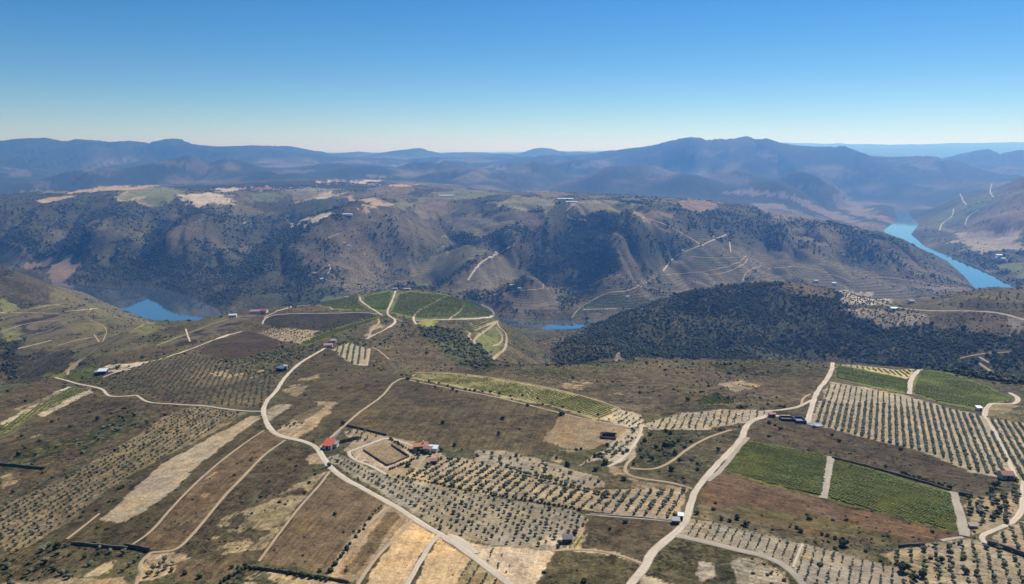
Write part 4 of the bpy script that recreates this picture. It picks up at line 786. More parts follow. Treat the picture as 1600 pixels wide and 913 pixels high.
ROADS = [
 ([(513,541),(495,552),(470,566),(452,582),(440,597),(430,614),(416,627),(411,640),(415,658),(424,674),(440,683),(465,687),(485,693),(498,703),(508,720),(518,733),(540,750),(565,762),(595,779),(625,796),(655,816),(684,834),(710,849),(740,871),(770,893),(800,915),(812,930)], 4.6, 'road'),
 ([(618,455),(613,470),(604,488),(608,494),(618,499),(617,506),(600,516),(582,525),(572,530)], 5.0, 'road'),
 ([(640,590),(625,592),(612,600),(604,612),(590,625),(560,645),(536,667),(512,688),(499,700)], 3.0, 'track'),
 ([(545,706),(570,697),(596,687),(604,684),(625,690),(650,699),(668,708)], 3.0, 'road'), ([(545,706),(546,713),(556,720),(580,728),(595,737),(606,743)], 3.0, 'road'),
 ([(412,643),(385,643),(350,639),(320,634),(290,633),(262,631),(240,630),(226,627),(214,618)], 2.6, 'road'), ([(214,618),(200,619),(182,620),(168,619),(163,610),(150,605),(125,601),(105,595),(86,590)], 3.2, 'road'),
 ([(152,545),(138,555),(118,565),(106,578),(106,586)], 3.5, 'track'), ([(160,590),(185,580),(228,567),(262,558),(300,545),(345,527),(378,518)], 3.6, 'road'), ([(410,507),(413,498),(428,492),(465,490),(515,490),(570,488),(598,492)], 3.4, 'road'),
 ([(412,497),(432,486),(468,477),(512,477),(520,484)], 3.0, 'road'), ([(538,464),(563,463),(562,470),(580,482),(598,493)], 4.2, 'road'), ([(650,507),(645,498),(650,488),(668,478),(685,470),(697,463)], 4.6, 'road'),
 ([(702,499),(716,489),(727,477),(722,468)], 4.0, 'road'), ([(650,501),(680,500),(720,499),(768,497),(773,490),(765,482),(752,476)], 4.4, 'road'), ([(778,502),(760,508),(740,517),(731,525),(737,532)], 5.0, 'track'),
 ([(775,504),(762,515),(748,524),(740,532),(742,538)], 4.5, 'track'), ([(776,502),(780,512),(791,520),(792,535),(788,548),(775,556),(770,562)], 4.6, 'track'), ([(775,512),(786,525),(783,537),(770,541)], 3.2, 'track'), ([(608,494),(622,500),(630,503)], 3.0, 'track'),
 ([(575,530),(580,515),(594,504),(590,498)], 3.6, 'track'), ([(577,545),(572,572)], 5, 'track'), ([(582,543),(595,550),(608,562)], 2.2, 'track'),
 ([(975,930),(985,913),(1000,896),(1010,880),(1020,863),(1035,848),(1060,830),(1072,813),(1079,787),(1085,768),(1102,747),(1122,724),(1145,702),(1160,684),(1165,668),(1172,659),(1186,654),(1198,650)], 5.2, 'road'),
 ([(1168,684),(1155,698),(1140,718),(1124,738),(1105,752)], 4.0, 'grey'), ([(1198,650),(1215,650),(1235,650)], 4.0, 'road'),
 ([(1262,662),(1265,648),(1271,628),(1276,612),(1290,596),(1300,578),(1301,567)], 5.0, 'road'), ([(1195,643),(1220,641),(1245,637),(1252,634),(1272,624)], 3.4, 'road'), ([(1252,636),(1254,622),(1266,616)], 2.6, 'track'),
 ([(1298,714),(1292,745),(1286,779)], 5.5, 'grey'), ([(1488,769),(1497,795),(1504,818),(1507,838)], 5.6, 'grey'), ([(1470,845),(1490,841),(1505,840)], 3, 'grey'),
 ([(1599,752),(1599,790),(1592,808),(1575,820),(1550,830),(1530,838),(1540,850)], 3.6, 'road'), ([(1538,650),(1550,667),(1563,690),(1575,718),(1588,748)], 3.0, 'road'), ([(1421,616),(1421,600),(1428,585),(1440,577)], 5.5, 'road'),
 ([(1538,650),(1541,638),(1547,631),(1565,631),(1586,632),(1592,622),(1578,614)], 4.6, 'road'), ([(1055,837),(1080,842),(1115,850),(1150,859),(1190,868),(1220,880),(1240,895),(1256,915),(1264,930)], 4.2, 'grey'), ([(1254,850),(1246,868),(1239,887)], 1.5, 'road'),
 ([(686,836),(672,850),(664,865),(652,886),(636,913),(630,930)], 3.4, 'road'), ([(446,688),(428,700),(410,713),(390,735),(350,775),(310,825),(277,862),(250,862),(236,864)], 2.6, 'track'), ([(236,864),(222,874),(216,888),(224,898),(213,910),(204,930)], 2.6, 'track'),
 ([(412,673),(370,701),(320,741),(270,791),(236,832),(206,852)], 2.2, 'track'), ([(155,803),(130,823),(104,843)], 2.4, 'track'), ([(515,737),(498,760),(465,795),(430,842),(404,878)], 2.0, 'track'),
 ([(645,810),(636,824),(610,848),(580,880),(555,920)], 2.4, 'track'), ([(604,792),(580,815),(548,848),(520,893)], 2.6, 'track'),
 ([(1142,672),(1110,682),(1080,697),(1045,725),(1020,735),(985,732)], 2.6, 'track'), ([(992,712),(976,728),(976,738),(986,745),(1012,750),(1050,754),(1082,764)], 2.6, 'track'), ([(1002,668),(1000,680),(988,700),(970,720),(950,730)], 3.0, 'road'),
 ([(640,594),(700,607),(760,617),(830,634),(900,652),(940,660),(1000,672)], 2.8, 'track'), ([(648,583),(700,582),(770,590),(850,604),(920,621),(970,639)], 2.2, 'track'), ([(915,804),(960,808),(1005,811),(1052,816)], 1.6, 'grey'),
 ([(862,861),(905,858),(955,863),(1004,881)], 2.4, 'track'), ([(700,838),(712,840),(725,848),(742,866)], 6.0, 'road'),
 ([(0,489),(45,489),(92,490)], 2.6, 'road'), ([(55,483),(72,478),(92,476)], 4, 'road'), ([(100,487),(125,485),(152,482)], 3, 'road'), ([(28,545),(50,540),(80,532)], 4, 'road'), ([(290,514),(294,527),(297,534)], 3, 'road'), ([(147,523),(155,535)], 3, 'track'),
 ([(803,383),(786,392),(775,398),(752,409),(740,424),(731,438)], 7, 'road'), ([(1118,374),(1092,385),(1068,394),(1050,404),(1036,424)], 7, 'road'), ([(893,497),(905,482),(922,471),(950,457),(982,455),(1000,446),(1022,435)], 5, 'track'), ([(910,484),(950,483),(1005,483)], 6, 'road'),
 ([(1168,405),(1164,412),(1140,425),(1110,430),(1100,428)], 6, 'track'), ([(1140,378),(1142,395)], 6, 'road'), ([(1110,365),(1118,374),(1135,367)], 8, 'road'), ([(1550,287),(1546,300),(1552,308)], 8, 'road'), ([(1500,303),(1505,315),(1510,320)], 8, 'road'), ([(1490,327),(1488,340),(1472,348),(1468,360)], 8, 'road'), ([(1530,328),(1512,337),(1508,352)], 8, 'road'),
 ([(1340,461),(1380,478),(1440,486),(1510,486),(1560,488),(1600,500)], 4.5, 'road'), ([(1500,560),(1530,553),(1580,550)], 4, 'track'), ([(1530,568),(1555,585)], 5, 'track'), ([(1530,558),(1545,567)], 4, 'track'), ([(505,378),(512,372),(530,365)], 5, 'track'), ([(514,413),(517,423),(509,430)], 6, 'track'), ([(690,370),(740,360),(800,352),(830,350)], 4, 'track'), ([(884,330),(896,320),(897,318)], 6, 'track'), ([(887,335),(888,342),(922,345)], 5, 'track'),
 ([(730,470),(735,485)], 3, 'track'),
 ([(640,432),(700,419),(735,404),(760,395)], 4, 'track'),
 ([(690,386),(740,373),(800,361)], 5, 'track'),
 ([(730,468),(800,456),(860,450)], 4, 'track'),
 ([(1040,430),(1100,425),(1150,414),(1166,400)], 5, 'track'),
 ([(1080,401),(1110,404),(1150,402)], 4, 'track'),
 ([(1200,420),(1260,415),(1330,440)], 5, 'track'),
 ([(1370,432),(1440,440),(1500,455)], 5, 'track'),
 ([(480,430),(520,440),(560,450)], 4, 'track'),
 ([(232,321),(212,308),(196,301)], 7, 'track'),
 ([(620,286),(700,293),(760,301)], 7, 'track'),
 ([(800,306),(870,316),(960,318),(1010,318)], 6, 'track'),
 ([(440,301),(520,306)], 6, 'track'),
 ([(1000,320),(985,334),(1030,347),(1062,362),(1100,385)], 7, 'track'),
 ([(1160,440),(1165,425),(1190,415)], 5, 'track'),
 ([(1205,345),(1222,337),(1232,345)], 6, 'track'),
 ([(380,350),(388,345),(394,352)], 6, 'track'),
 ([(0,520),(40,505),(95,500)], 2.2, 'track'),
 ([(90,540),(140,527),(200,520),(225,507)], 2.2, 'track'),
 ([(150,483),(190,492),(240,508)], 2.2, 'track'),
 ([(245,540),(300,519),(350,499),(400,492)], 2.2, 'track'),
 ([(140,500),(170,512),(160,535)], 2.0, 'track'),

]
MATS_ROAD = {'road': ('dirt_road', M_ROAD), 'track': ('dirt_track', M_TRACK), 'grey': ('gravel_track', M_GREYTRACK)}
for pts, w, kd in ROADS: drape(MATS_ROAD[kd][0], pts, w*(.74 if kd != 'track' else .72), MATS_ROAD[kd][1])
ROADCORE = ROADMASK.copy(); _m = ROADMASK.copy(); _m[1:] |= ROADMASK[:-1]; _m[:-1] |= ROADMASK[1:]; _m[:, 1:] |= ROADMASK[:, :-1]; _m[:, :-1] |= ROADMASK[:, 1:]; ROADMASK = _m
# ------------------------------------------------------------------ plants
def ico(sub):
    t = (1+5**.5)/2
    v = [(-1,t,0),(1,t,0),(-1,-t,0),(1,-t,0),(0,-1,t),(0,1,t),(0,-1,-t),(0,1,-t),(t,0,-1),(t,0,1),(-t,0,-1),(-t,0,1)]
    v = [np.array(p)/math.sqrt(1+t*t) for p in v]
    f = [(0,11,5),(0,5,1),(0,1,7),(0,7,10),(0,10,11),(1,5,9),(5,11,4),(11,10,2),(10,7,6),(7,1,8),(3,9,4),(3,4,2),(3,2,6),(3,6,8),(3,8,9),(4,9,5),(2,4,11),(6,2,10),(8,6,7),(9,8,1)]
    for _ in range(sub):
        mid = {}; nf = []
        def m(a, b):
            k = (min(a, b), max(a, b))
            if k not in mid:
                p = v[a]+v[b]; v.append(p/np.linalg.norm(p)); mid[k] = len(v)-1
            return mid[k]
        for a, b, c in f:
            ab, bc, ca2 = m(a, b), m(b, c), m(c, a); nf += [(a,ab,ca2),(b,bc,ab),(c,ca2,bc),(ab,bc,ca2)]
        f = nf
    return np.array(v), np.array(f)
ICO0, ICO1, ICO2 = ico(0), ico(1), ico(2)
def crown_mesh(name, seed, lumps, leaves, mat, r=1.0, h=1.0, base=0.0):
    """an uneven crown: several ragged lumps with many small leaf sprays round them"""
    g = np.random.default_rng(seed); V_, F_ = [], []; n_ = 0
    cent = []
    for i in range(lumps):
        a = g.uniform(0, 6.283); rr = g.uniform(0.15, 0.62)*r if i else 0
        c = np.array([math.cos(a)*rr, math.sin(a)*rr, base + h*g.uniform(0.38, 0.72)]); s = np.array([r, r, h*.62])*g.uniform(.42, .62)
        cent.append((c, s)); iv, if_ = ICO1
        q = iv * (1 + g.uniform(-.28, .28, (len(iv), 1))) * s + c
        V_.append(q); F_.append(if_+n_); n_ += len(q)
    T3 = []
    for i in range(leaves):
        c, s = cent[g.integers(len(cent))]; d = g.normal(size=3); d /= np.linalg.norm(d)
        p = c + d*s*g.uniform(.8, 1.45); p[2] = max(p[2], base+0.02)
        e = g.normal(size=(3, 3))*r*0.13; V_.append(p+e); F_.append(np.array([[n_, n_+1, n_+2]])); n_ += 3
    V_ = np.concatenate(V_); F_ = np.concatenate(F_)
    me = bpy.data.meshes.new(name); me.from_pydata(V_.tolist(), [], F_.tolist()); me.materials.append(mat); me.update()
    return me
def trunk_mesh(name, seed, r, h, mat):
    g = np.random.default_rng(seed); V_, F_ = [], []
    def tube(p0, p1, r0, r1, k=6):
        b = len(V_)
        p0, p1 = np.array(p0), np.array(p1); d = (p1-p0)/np.linalg.norm(p1-p0)
        u = np.cross(d, (0.3, 1, 0.2)); u /= np.linalg.norm(u); w = np.cross(d, u)
        for p, rr in ((p0, r0), ((p0+p1)/2 + g.normal(size=3)*r0*.3, (r0+r1)/2), (p1, r1)):
            for j in range(k): V_.append(p + rr*(math.cos(j*6.283/k)*u + math.sin(j*6.283/k)*w))
        for s in range(2):
            for j in range(k): F_.append((b+s*k+j, b+s*k+(j+1)%k, b+(s+1)*k+(j+1)%k, b+(s+1)*k+j))
    top = np.array([g.uniform(-.1, .1), g.uniform(-.1, .1), h*.55])
    tube((0, 0, -0.15), top, r, r*.7)
    for j in range(3):
        a = j*2.1+g.uniform(0, 1); tube(top, top+np.array([math.cos(a)*h*.4, math.sin(a)*h*.4, h*.5]), r*.5, r*.2, 5)
    me = bpy.data.meshes.new(name); me.from_pydata([tuple(map(float, p)) for p in V_], [], F_); me.materials.append(mat); me.update()
    return me
OLIVE_CROWNS = [crown_mesh('olive_crown', 100+i, 5, 150, M_OLIVE, 1.0, 1.35, .35) for i in range(4)]
OLIVE_TRUNKS = [trunk_mesh('olive_trunk', 200+i, .11, .95, M_BARK) for i in range(2)]
OAK_CROWNS = [crown_mesh('oak_crown', 300+i, 6, 170, M_OAK, 1.0, 1.5, .15) for i in range(4)]
SHRUBS = [crown_mesh('shrub', 400+i, 3, 26, M_SCRUB, 1.0, 1.0, -.15) for i in range(3)]
SHRUBD = [crown_mesh('dark_shrub', 450+i, 3, 26, M_OAK, 1.0, 1.15, -.15) for i in range(3)]
LOWOLIVE = [crown_mesh('low_olive', 500+i, 4, 40, M_OLIVE, 1.0, 1.5, .1) for i in range(3)]
LOWTREE = [crown_mesh('low_tree', 550+i, 4, 36, M_MAQUIS, 1.0, 1.6, -.1) for i in range(4)]
LOWVINE = [crown_mesh('low_vine', 600+i, 2, 14, M_VINE, 1.0, 1.3, .1) for i in range(2)]

def scatter(name, pts, scl, protos, label, cat, group=None, squash=None):
    """countless plants of one kind as ONE object: points that carry instanced crowns"""
    if len(pts) == 0: return
    nP = len(pts)
    me = bpy.data.meshes.new(name); me.vertices.add(nP); me.vertices.foreach_set('co', np.asarray(pts, np.float32).ravel())
    s3 = np.asarray(scl, np.float32)
    if s3.ndim == 1: s3 = np.stack([s3*RNG.uniform(.85, 1.15, nP), s3*RNG.uniform(.85, 1.15, nP), s3*RNG.uniform(.75, 1.15, nP)], 1).astype(np.float32)
    rot = np.zeros((nP, 3), np.float32); rot[:, 2] = RNG.uniform(0, 6.283, nP)
    for nm, tp, arr in (('scl', 'FLOAT_VECTOR', s3), ('rot', 'FLOAT_VECTOR', rot)):
        a = me.attributes.new(nm, tp, 'POINT'); a.data.foreach_set('vector', arr.ravel())
    a = me.attributes.new('pick', 'INT', 'POINT'); a.data.foreach_set('value', RNG.integers(0, len(protos), nP).astype(np.int32))
    o = bpy.data.objects.new(name, me); COL.objects.link(o)
    ng = bpy.data.node_groups.new('plants_on_points', 'GeometryNodeTree')
    ng.interface.new_socket('Geometry', in_out='INPUT', socket_type='NodeSocketGeometry'); ng.interface.new_socket('Geometry', in_out='OUTPUT', socket_type='NodeSocketGeometry')
    N = ng.nodes; L = ng.links
    gi = N.new('NodeGroupInput'); go = N.new('NodeGroupOutput'); iop = N.new('GeometryNodeInstanceOnPoints'); g2i = N.new('GeometryNodeGeometryToInstance')
    for k, pm in enumerate(reversed(protos)):
        oi = N.new('GeometryNodeObjectInfo'); oi.inputs['Object'].default_value = proto_object(pm); L.new(oi.outputs['Geometry'], g2i.inputs[0])
    def attr(nm, t):
        n_ = N.new('GeometryNodeInputNamedAttribute'); n_.data_type = t; n_.inputs['Name'].default_value = nm; return n_.outputs[0]
    L.new(gi.outputs[0], iop.inputs['Points']); L.new(g2i.outputs[0], iop.inputs['Instance'])
    iop.inputs['Pick Instance'].default_value = True
    L.new(attr('pick', 'INT'), iop.inputs['Instance Index']); L.new(attr('scl', 'FLOAT_VECTOR'), iop.inputs['Scale'])
    e2r = N.new('FunctionNodeEulerToRotation'); L.new(attr('rot', 'FLOAT_VECTOR'), e2r.inputs[0]); L.new(e2r.outputs[0], iop.inputs['Rotation'])
    L.new(iop.outputs[0], go.inputs[0])
    md = o.modifiers.new('plants', 'NODES'); md.node_group = ng
    tag(o, label, None, group, 'stuff')
    return o
_protos = {}
def proto_object(me):
    if me.name not in _protos: _protos[me.name] = bpy.data.objects.new(me.name, me)   # shape source only, never linked to the scene
    return _protos[me.name]

def grid_rows(px_poly, px_dir, row_gap, gap, jit=0.12, miss=0.05, seed=1, world_dir=None):
    """planting rows over a field: list of rows, each an array of x, y"""
    g = np.random.default_rng(seed); poly = np.array(outline(px_poly))
    if world_dir is None:
        x, y, z = cast([px_dir[0][0], px_dir[1][0]], [px_dir[0][1], px_dir[1][1]]); d = np.array([x[1]-x[0], y[1]-y[0]])
    else: d = np.array(world_dir, float)
    d /= np.linalg.norm(d); nrm = np.array([-d[1], d[0]])
    c = poly.mean(0); p = (poly-c) @ d; q = (poly-c) @ nrm
    rows = []
    for w in np.arange(q.min(), q.max(), row_gap):
        t = np.arange(p.min(), p.max(), gap) + g.uniform(0, gap)*0.3
        t = t + g.normal(0, jit*gap, len(t)); ww = w + g.normal(0, jit*gap*.7, len(t))
        xy = c + t[:, None]*d + ww[:, None]*nrm
        m = inside(xy[:, 0], xy[:, 1], poly.tolist()) & (g.uniform(size=len(t)) > miss)
        if m.sum(): rows.append(xy[m])
    return rows, d
# groves: label of one tree, outline, pixel direction of the rows, row gap, tree gap, crown radius, jitter, gaps
GROVES = [
 ('grey-green olive tree in the grey grove between the winding pale road and the sandy yard', [(512,718),(532,713),(600,743),(622,746),(700,763),(790,783),(900,799),(920,813),(903,838),(885,843),(868,858),(800,852),(720,836),(690,828),(600,771),(537,737)], ((595,775),(684,830)), 4.6, 3.7, 1.0, .11, .05),
 ('grey-green olive tree in the sandy striped grove beside the bend of the right road', [(658,730),(690,716),(745,722),(800,737),(860,759),(905,769),(950,768),(1074,765),(1060,810),(1000,807),(900,794),(790,778),(700,758),(626,743)], ((980,807),(1012,765)), 4.9, 2.7, 1.2, .09, .05),
 ('olive tree in the loose grey grove above the sandy striped grove', [(747,703),(800,707),(830,717),(880,731),(933,746),(948,762),(905,764),(860,755),(800,734),(742,717)], ((760,705),(920,745)), 5.6, 4.6, 1.2, .18, .15),
 ('olive tree in the pale rows below the ruined stone house', [(952,699),(982,673),(1001,671),(1004,680),(983,703),(968,716),(940,716),(908,726)], ((950,712),(990,680)), 4.6, 3.6, 1.15, .13, .08),
 ('small olive tree in the pale grove behind the dark scrub mound', [(1010,662),(1060,648),(1130,642),(1205,642),(1188,652),(1166,659),(1100,670),(1018,671)], ((1100,670),(1110,642)), 4.4, 3.2, .8, .13, .1),
 ('small olive tree at the pale end of the long yellow-green vineyard', [(968,642),(998,650),(1008,667),(985,667),(944,655)], ((955,656),(975,643)), 4.2, 3.0, .85, .12, .1),
 ('young dark olive tree in the pale grey grove at the bottom right', [(1060,837),(1077,813),(1110,816),(1200,838),(1300,863),(1400,888),(1443,907),(1443,928),(1264,928),(1245,892),(1190,865),(1120,847)], ((1244,848),(1235,873)), 3.6, 2.5, .62, .08, .06),
 ('full grown olive tree in the yellow grove in the bottom right corner', [(1382,868),(1432,853),(1500,845),(1540,848),(1600,870),(1630,885),(1630,928),(1434,928),(1402,886)], ((1566,862),(1576,894)), 4.6, 3.2, 1.15, .16, .12),
 ('olive tree in the narrow rows by the right edge, above the yellow corner grove', [(1549,838),(1586,823),(1620,809),(1630,812),(1630,878),(1602,865)], ((1560,832),(1564,845)), 4.2, 2.6, 1.05, .08, .04),
 ('dark olive tree in the ragged grove between the end of the gravel strip and the right-hand road', [(1512,784),(1560,774),(1595,764),(1595,800),(1580,813),(1555,826),(1522,833)], ((1550,780),(1556,820)), 5.0, 3.8, 1.4, .25, .25),
 ('olive tree in the sandy orchard under the end of the winding pale road', [(712,925),(720,900),(738,874),(786,908),(798,925)], ((738,882),(722,910)), 4.8, 2.4, .72, .1, .12),
 ('olive tree in the tan rows right of the winding pale road', [(748,868),(760,856),(800,862),(795,895),(780,895)], ((757,870),(750,885)), 4.8, 2.4, .62, .1, .15),
 ('olive tree in the large tan grove on the left slope', [(0,860),(0,792),(60,767),(120,737),(200,692),(268,646),(300,637),(380,646),(343,667),(268,707),(198,744),(148,779),(108,814),(58,844),(18,867)], ((0,792),(265,647)), 4.4, 3.5, .95, .13, .1),
 ('small olive tree in the hillside grove behind the curving pale lane', [(167,603),(186,586),(230,567),(262,562),(300,554),(335,561),(380,576),(428,590),(430,605),(414,638),(330,632),(270,630),(216,613)], ((215,612),(262,563)), 4.6, 3.8, .95, .13, .1),
 ('olive tree in the little walled plot above the red roofed shed', [(537,680),(552,669),(600,681),(596,687),(560,694)], ((545,690),(560,670)), 4.6, 4.2, .95, .12, .1),
 ('small tree in the tan clearing inside the bend of the pale road', [(434,663),(474,659),(470,668),(436,670)], ((436,668),(470,664)), 3.8, 5, 1.0, .1, .1),
 ('small olive tree in the striped plot at the foot of the vineyard knoll', [(518,547),(546,537),(575,546),(570,571),(551,569)], ((553,540),(548,566)), 6.0, 2.2, 1.1, .1, .05),
 ('small tree in the dotted tan field below the vineyard knoll', [(405,521),(428,514),(503,518),(466,536),(440,532)], ((430,530),(480,518)), 8, 6, 1.1, .15, .1),
 ('tree in the pale terraces on top of the dark wooded hill', [(1314,458),(1345,460),(1395,475),(1440,489),(1448,513),(1400,513),(1342,495),(1312,486)], ((1340,470),(1400,490)), 9, 8, 2.2, .3, .3),
 ('small tree in the pale ridge above the dark wooded hill on the right', [(1465,482),(1520,464),(1600,448),(1600,484),(1540,482)], ((1500,480),(1505,465)), 14, 10, 2.0, .3, .3),
 ('loose green tree on the olive-green slope between the striped plot and the pale ridge road', [(335,560),(372,563),(425,549),(470,541),(505,546),(440,570),(428,598),(382,583)], ((380,575),(430,556)), 7, 6, 1.3, .35, .25),
 ('loose green tree in the scrub at the very bottom left', [(0,870),(60,852),(105,850),(205,862),(160,878),(118,903),(0,925)], ((0,880),(100,862)), 7.5, 7, 1.5, .4, .4),
 ('loose tree in the green scrub left of the large tan grove', [(112,690),(180,656),(222,641),(238,650),(190,678),(128,710)], ((112,690),(222,641)), 8, 7, 1.4, .4, .3),
 ('loose tree on the rocky green flank of the vineyard knoll', [(655,515),(690,514),(720,520),(750,537),(773,556),(768,573),(740,578),(702,558)], ((660,520),(750,560)), 9, 8, 2.3, .4, .3),
]
TREES = []                     # (distance, x, y, radius, label)
for gi_, (lab, pl, dr, rg, gp, rad, jit, miss) in enumerate(GROVES):
    rows, d = grid_rows(pl, dr, rg, gp, jit, miss, 50+gi_)
    for r_ in rows:
        for x, y in r_: TREES.append((math.hypot(x, y), x, y, rad*.88*RNG.uniform(.55, 1.35), lab))
# dense hedge-like olive rows on the right
SR, sr_d = grid_rows([(1266,662),(1282,626),(1299,600),(1350,607),(1420,622),(1480,639),(1533,651),(1555,657),(1620,665),(1620,762),(1592,756),(1560,743),(1520,736),(1460,710),(1400,695),(1330,678),(1285,666)], ((1375,615),(1372,690)), 3.85, 1.5, .10, .05, 91)
for r_ in SR:
    zc_ = (r_ - r_.mean(0)) @ sr_d
    for x, y in r_:
        far_half = y > 505 + 0.05*(x-250) + 6*math.sin(x*.15)
        if far_half and RNG.uniform() < .38: continue
        TREES.append((math.hypot(x, y), x, y, (.62 if far_half else .98)*RNG.uniform(.75, 1.2), 'hedge-like olive tree in the long striped rows below the green vineyard slope'))
TREES = [t for t, f_ in zip(TREES, ROADCORE[cell(np.array([t[1] for t in TREES]), np.array([t[2] for t in TREES]))]) if not f_]
TREES.sort(key=lambda t: t[0])
proto_tree = {}
def olive_tree(x, y, r, lab, k, crowns=OLIVE_CROWNS, name='olive_tree', cat='olive tree', grp='olive trees planted in the groves'):
    z = float(z_grid(np.array([x]), np.array([y]))[0])
    t = empty(name, (x, y, z-.05), RNG.uniform(0, 6.28)); t.scale = (r, r, r*RNG.uniform(.85, 1.1))
    tag(t, lab, cat, grp)
    for nm, me in (('crown', crowns[k % len(crowns)]), ('trunk', OLIVE_TRUNKS[k % 2])):
        c = bpy.data.objects.new(nm, me); COL.objects.link(c); c.parent = t
    return t
for k, (d_, x, y, r, lab) in enumerate(TREES[:298]): olive_tree(float(x), float(y), float(r), lab, k)
rest_t = np.array([(x, y, r) for d_, x, y, r, lab in TREES[298:]])
zz = z_grid(rest_t[:, 0], rest_t[:, 1])
scatter('olive_trees', np.stack([rest_t[:, 0], rest_t[:, 1], zz-.05], 1), rest_t[:, 2], LOWOLIVE, 'grey-green olive trees in rows across the more distant groves', 'olive trees')

# ---- vine rows
def vine_row(xy, mat, lab, grp, w=.62, h=1.25):
    g = RNG; V_ = []; F_ = []; iv, if_ = ICO0; z = z_grid(xy[:, 0], xy[:, 1])
    m = len(xy); s = np.stack([g.uniform(.8, 1.25, m)*w, g.uniform(.8, 1.25, m)*w, g.uniform(.8, 1.2, m)*h*.5], 1) * np.clip(.88 + .5*fbm(xy[:, 0], xy[:, 1], 14, 3, 61) + .4*fbm(xy[:, 0], xy[:, 1], 40, 2, 62), .55, 1.15)[:, None]
    q = iv[None]*(1+g.uniform(-.3, .3, (m, len(iv), 1)))*s[:, None] + np.stack([xy[:, 0], xy[:, 1], z+h*.55], 1)[:, None]
    f = (if_[None] + (np.arange(m)*len(iv))[:, None, None]).reshape(-1, 3)
    o0 = np.array([xy[0, 0], xy[0, 1], z[0]]); o = link_mesh('vine_row', q.reshape(-1, 3)-o0, f, mat); o.location = o0
    tag(o, lab, 'vine row', grp)
VINES = [
 ('leafy green vine row in the smaller green vineyard left of the gravel strip', [(1133,735),(1152,711),(1169,690),(1230,701),(1292,714),(1283,776),(1200,755)], ((1169,690),(1290,714)), 1.75, .72, M_VINE),
 ('leafy green vine row in the larger green vineyard right of the gravel strip', [(1304,718),(1340,728),(1400,747),(1450,762),(1484,771),(1496,831),(1400,807),(1295,779)], ((1304,718),(1484,771)), 1.75, .72, M_VINE),
 ('vine row crossing the long narrow yellow-green vineyard in the middle', [(644,590),(652,585),(700,585),(770,593),(850,607),(920,624),(966,641),(950,651),(935,654),(880,638),(800,621),(720,604)], ((935,654),(966,641)), 2.7, 1.0, M_VINEY),
 ('vine row in the little yellow-green plot beside the dark hut', [(883,856),(892,840),(916,840),(903,857)], ((885,856),(896,840)), 2.0, .9, M_VINEY),
 ('dark green vine row in the vineyard on the slope right of the pale gap', [(1427,614),(1438,579),(1480,584),(1540,604),(1584,625),(1545,630),(1535,640),(1470,628)], ((1470,628),(1535,640)), 2.5, 1.1, M_VINE),
 ('dark green vine row in the vineyard on the slope left of the pale gap', [(1307,591),(1308,573),(1345,579),(1418,594),(1418,614),(1398,610),(1350,601)], ((1307,591),(1398,610)), 2.5, 1.1, M_VINE),
]
vine_rows = 0; extra = []
for vi, (lab, pl, dr, rg, gp, mt) in enumerate(VINES):
    rows, d = grid_rows(pl, dr, rg, gp, .12, .05, 150+vi)
    pieces = [q_ for r_ in rows for q_ in np.split(r_, np.where(np.hypot(*np.diff(r_, axis=0).T) > 3.2*gp)[0]+1)]
    for r_ in pieces:
        if len(r_) < 4: continue
        if vine_rows < 290: vine_row(r_, mt, lab, 'vine rows of the near vineyards', w=.56 if mt is M_VINE else .5, h=.8); vine_rows += 1
        else: extra.append(r_)
for pl, dr, rg, gp in [
   ([(487,476),(502,472),(540,466),(560,465),(560,474),(578,484),(530,483)], ((490,480),(550,466)), 3.2, 2.0), ([(570,464),(608,456),(612,459),(603,484),(590,485),(570,474)], ((575,476),(600,460)), 3.2, 2.0), ([(625,460),(640,457),(690,461),(740,472),(768,489),(764,496),(700,497),(655,497),(612,488)], ((630,490),(730,475)), 3.2, 2.0),
   ([(717,514),(740,506),(768,504),(755,512),(737,523)], ((717,514),(768,504)), 3.2, 2.2), ([(1305,571),(1345,574),(1400,580),(1425,579),(1418,590),(1345,576)], ((1345,576),(1360,590)), 4.5, 1.4), ([(2,668),(60,634),(108,609),(145,608),(108,621),(50,649),(2,682)], ((50,649),(100,612)), 3.0, 1.5), ([(230,567),(262,556),(290,545),(292,546),(262,559)], ((230,567),(290,545)), 3.0, 1.6),
   ([(468,537),(512,519),(590,497),(592,498),(520,524),(482,538)], ((468,537),(590,497)), 3.2, 1.8), ([(897,492),(915,474),(950,459),(985,457),(1025,472),(1000,482)], ((910,484),(1000,482)), 7, 4), ([(1088,627),(1108,617),(1148,622),(1146,631),(1100,632)], ((1090,630),(1146,628)), 2.6, 1.2)]:
    rows, d = grid_rows(pl, dr, rg, gp, .15, .08, 5); extra += rows
ex = np.concatenate(extra); scatter('vines', np.stack([ex[:, 0], ex[:, 1], z_grid(ex[:, 0], ex[:, 1])], 1), np.interp(ex[:, 1], [500, 1300, 2500], [.8, 1.0, 2.2]), LOWVINE, 'green vines in rows on the vineyard knoll and more distant plots', 'vines')

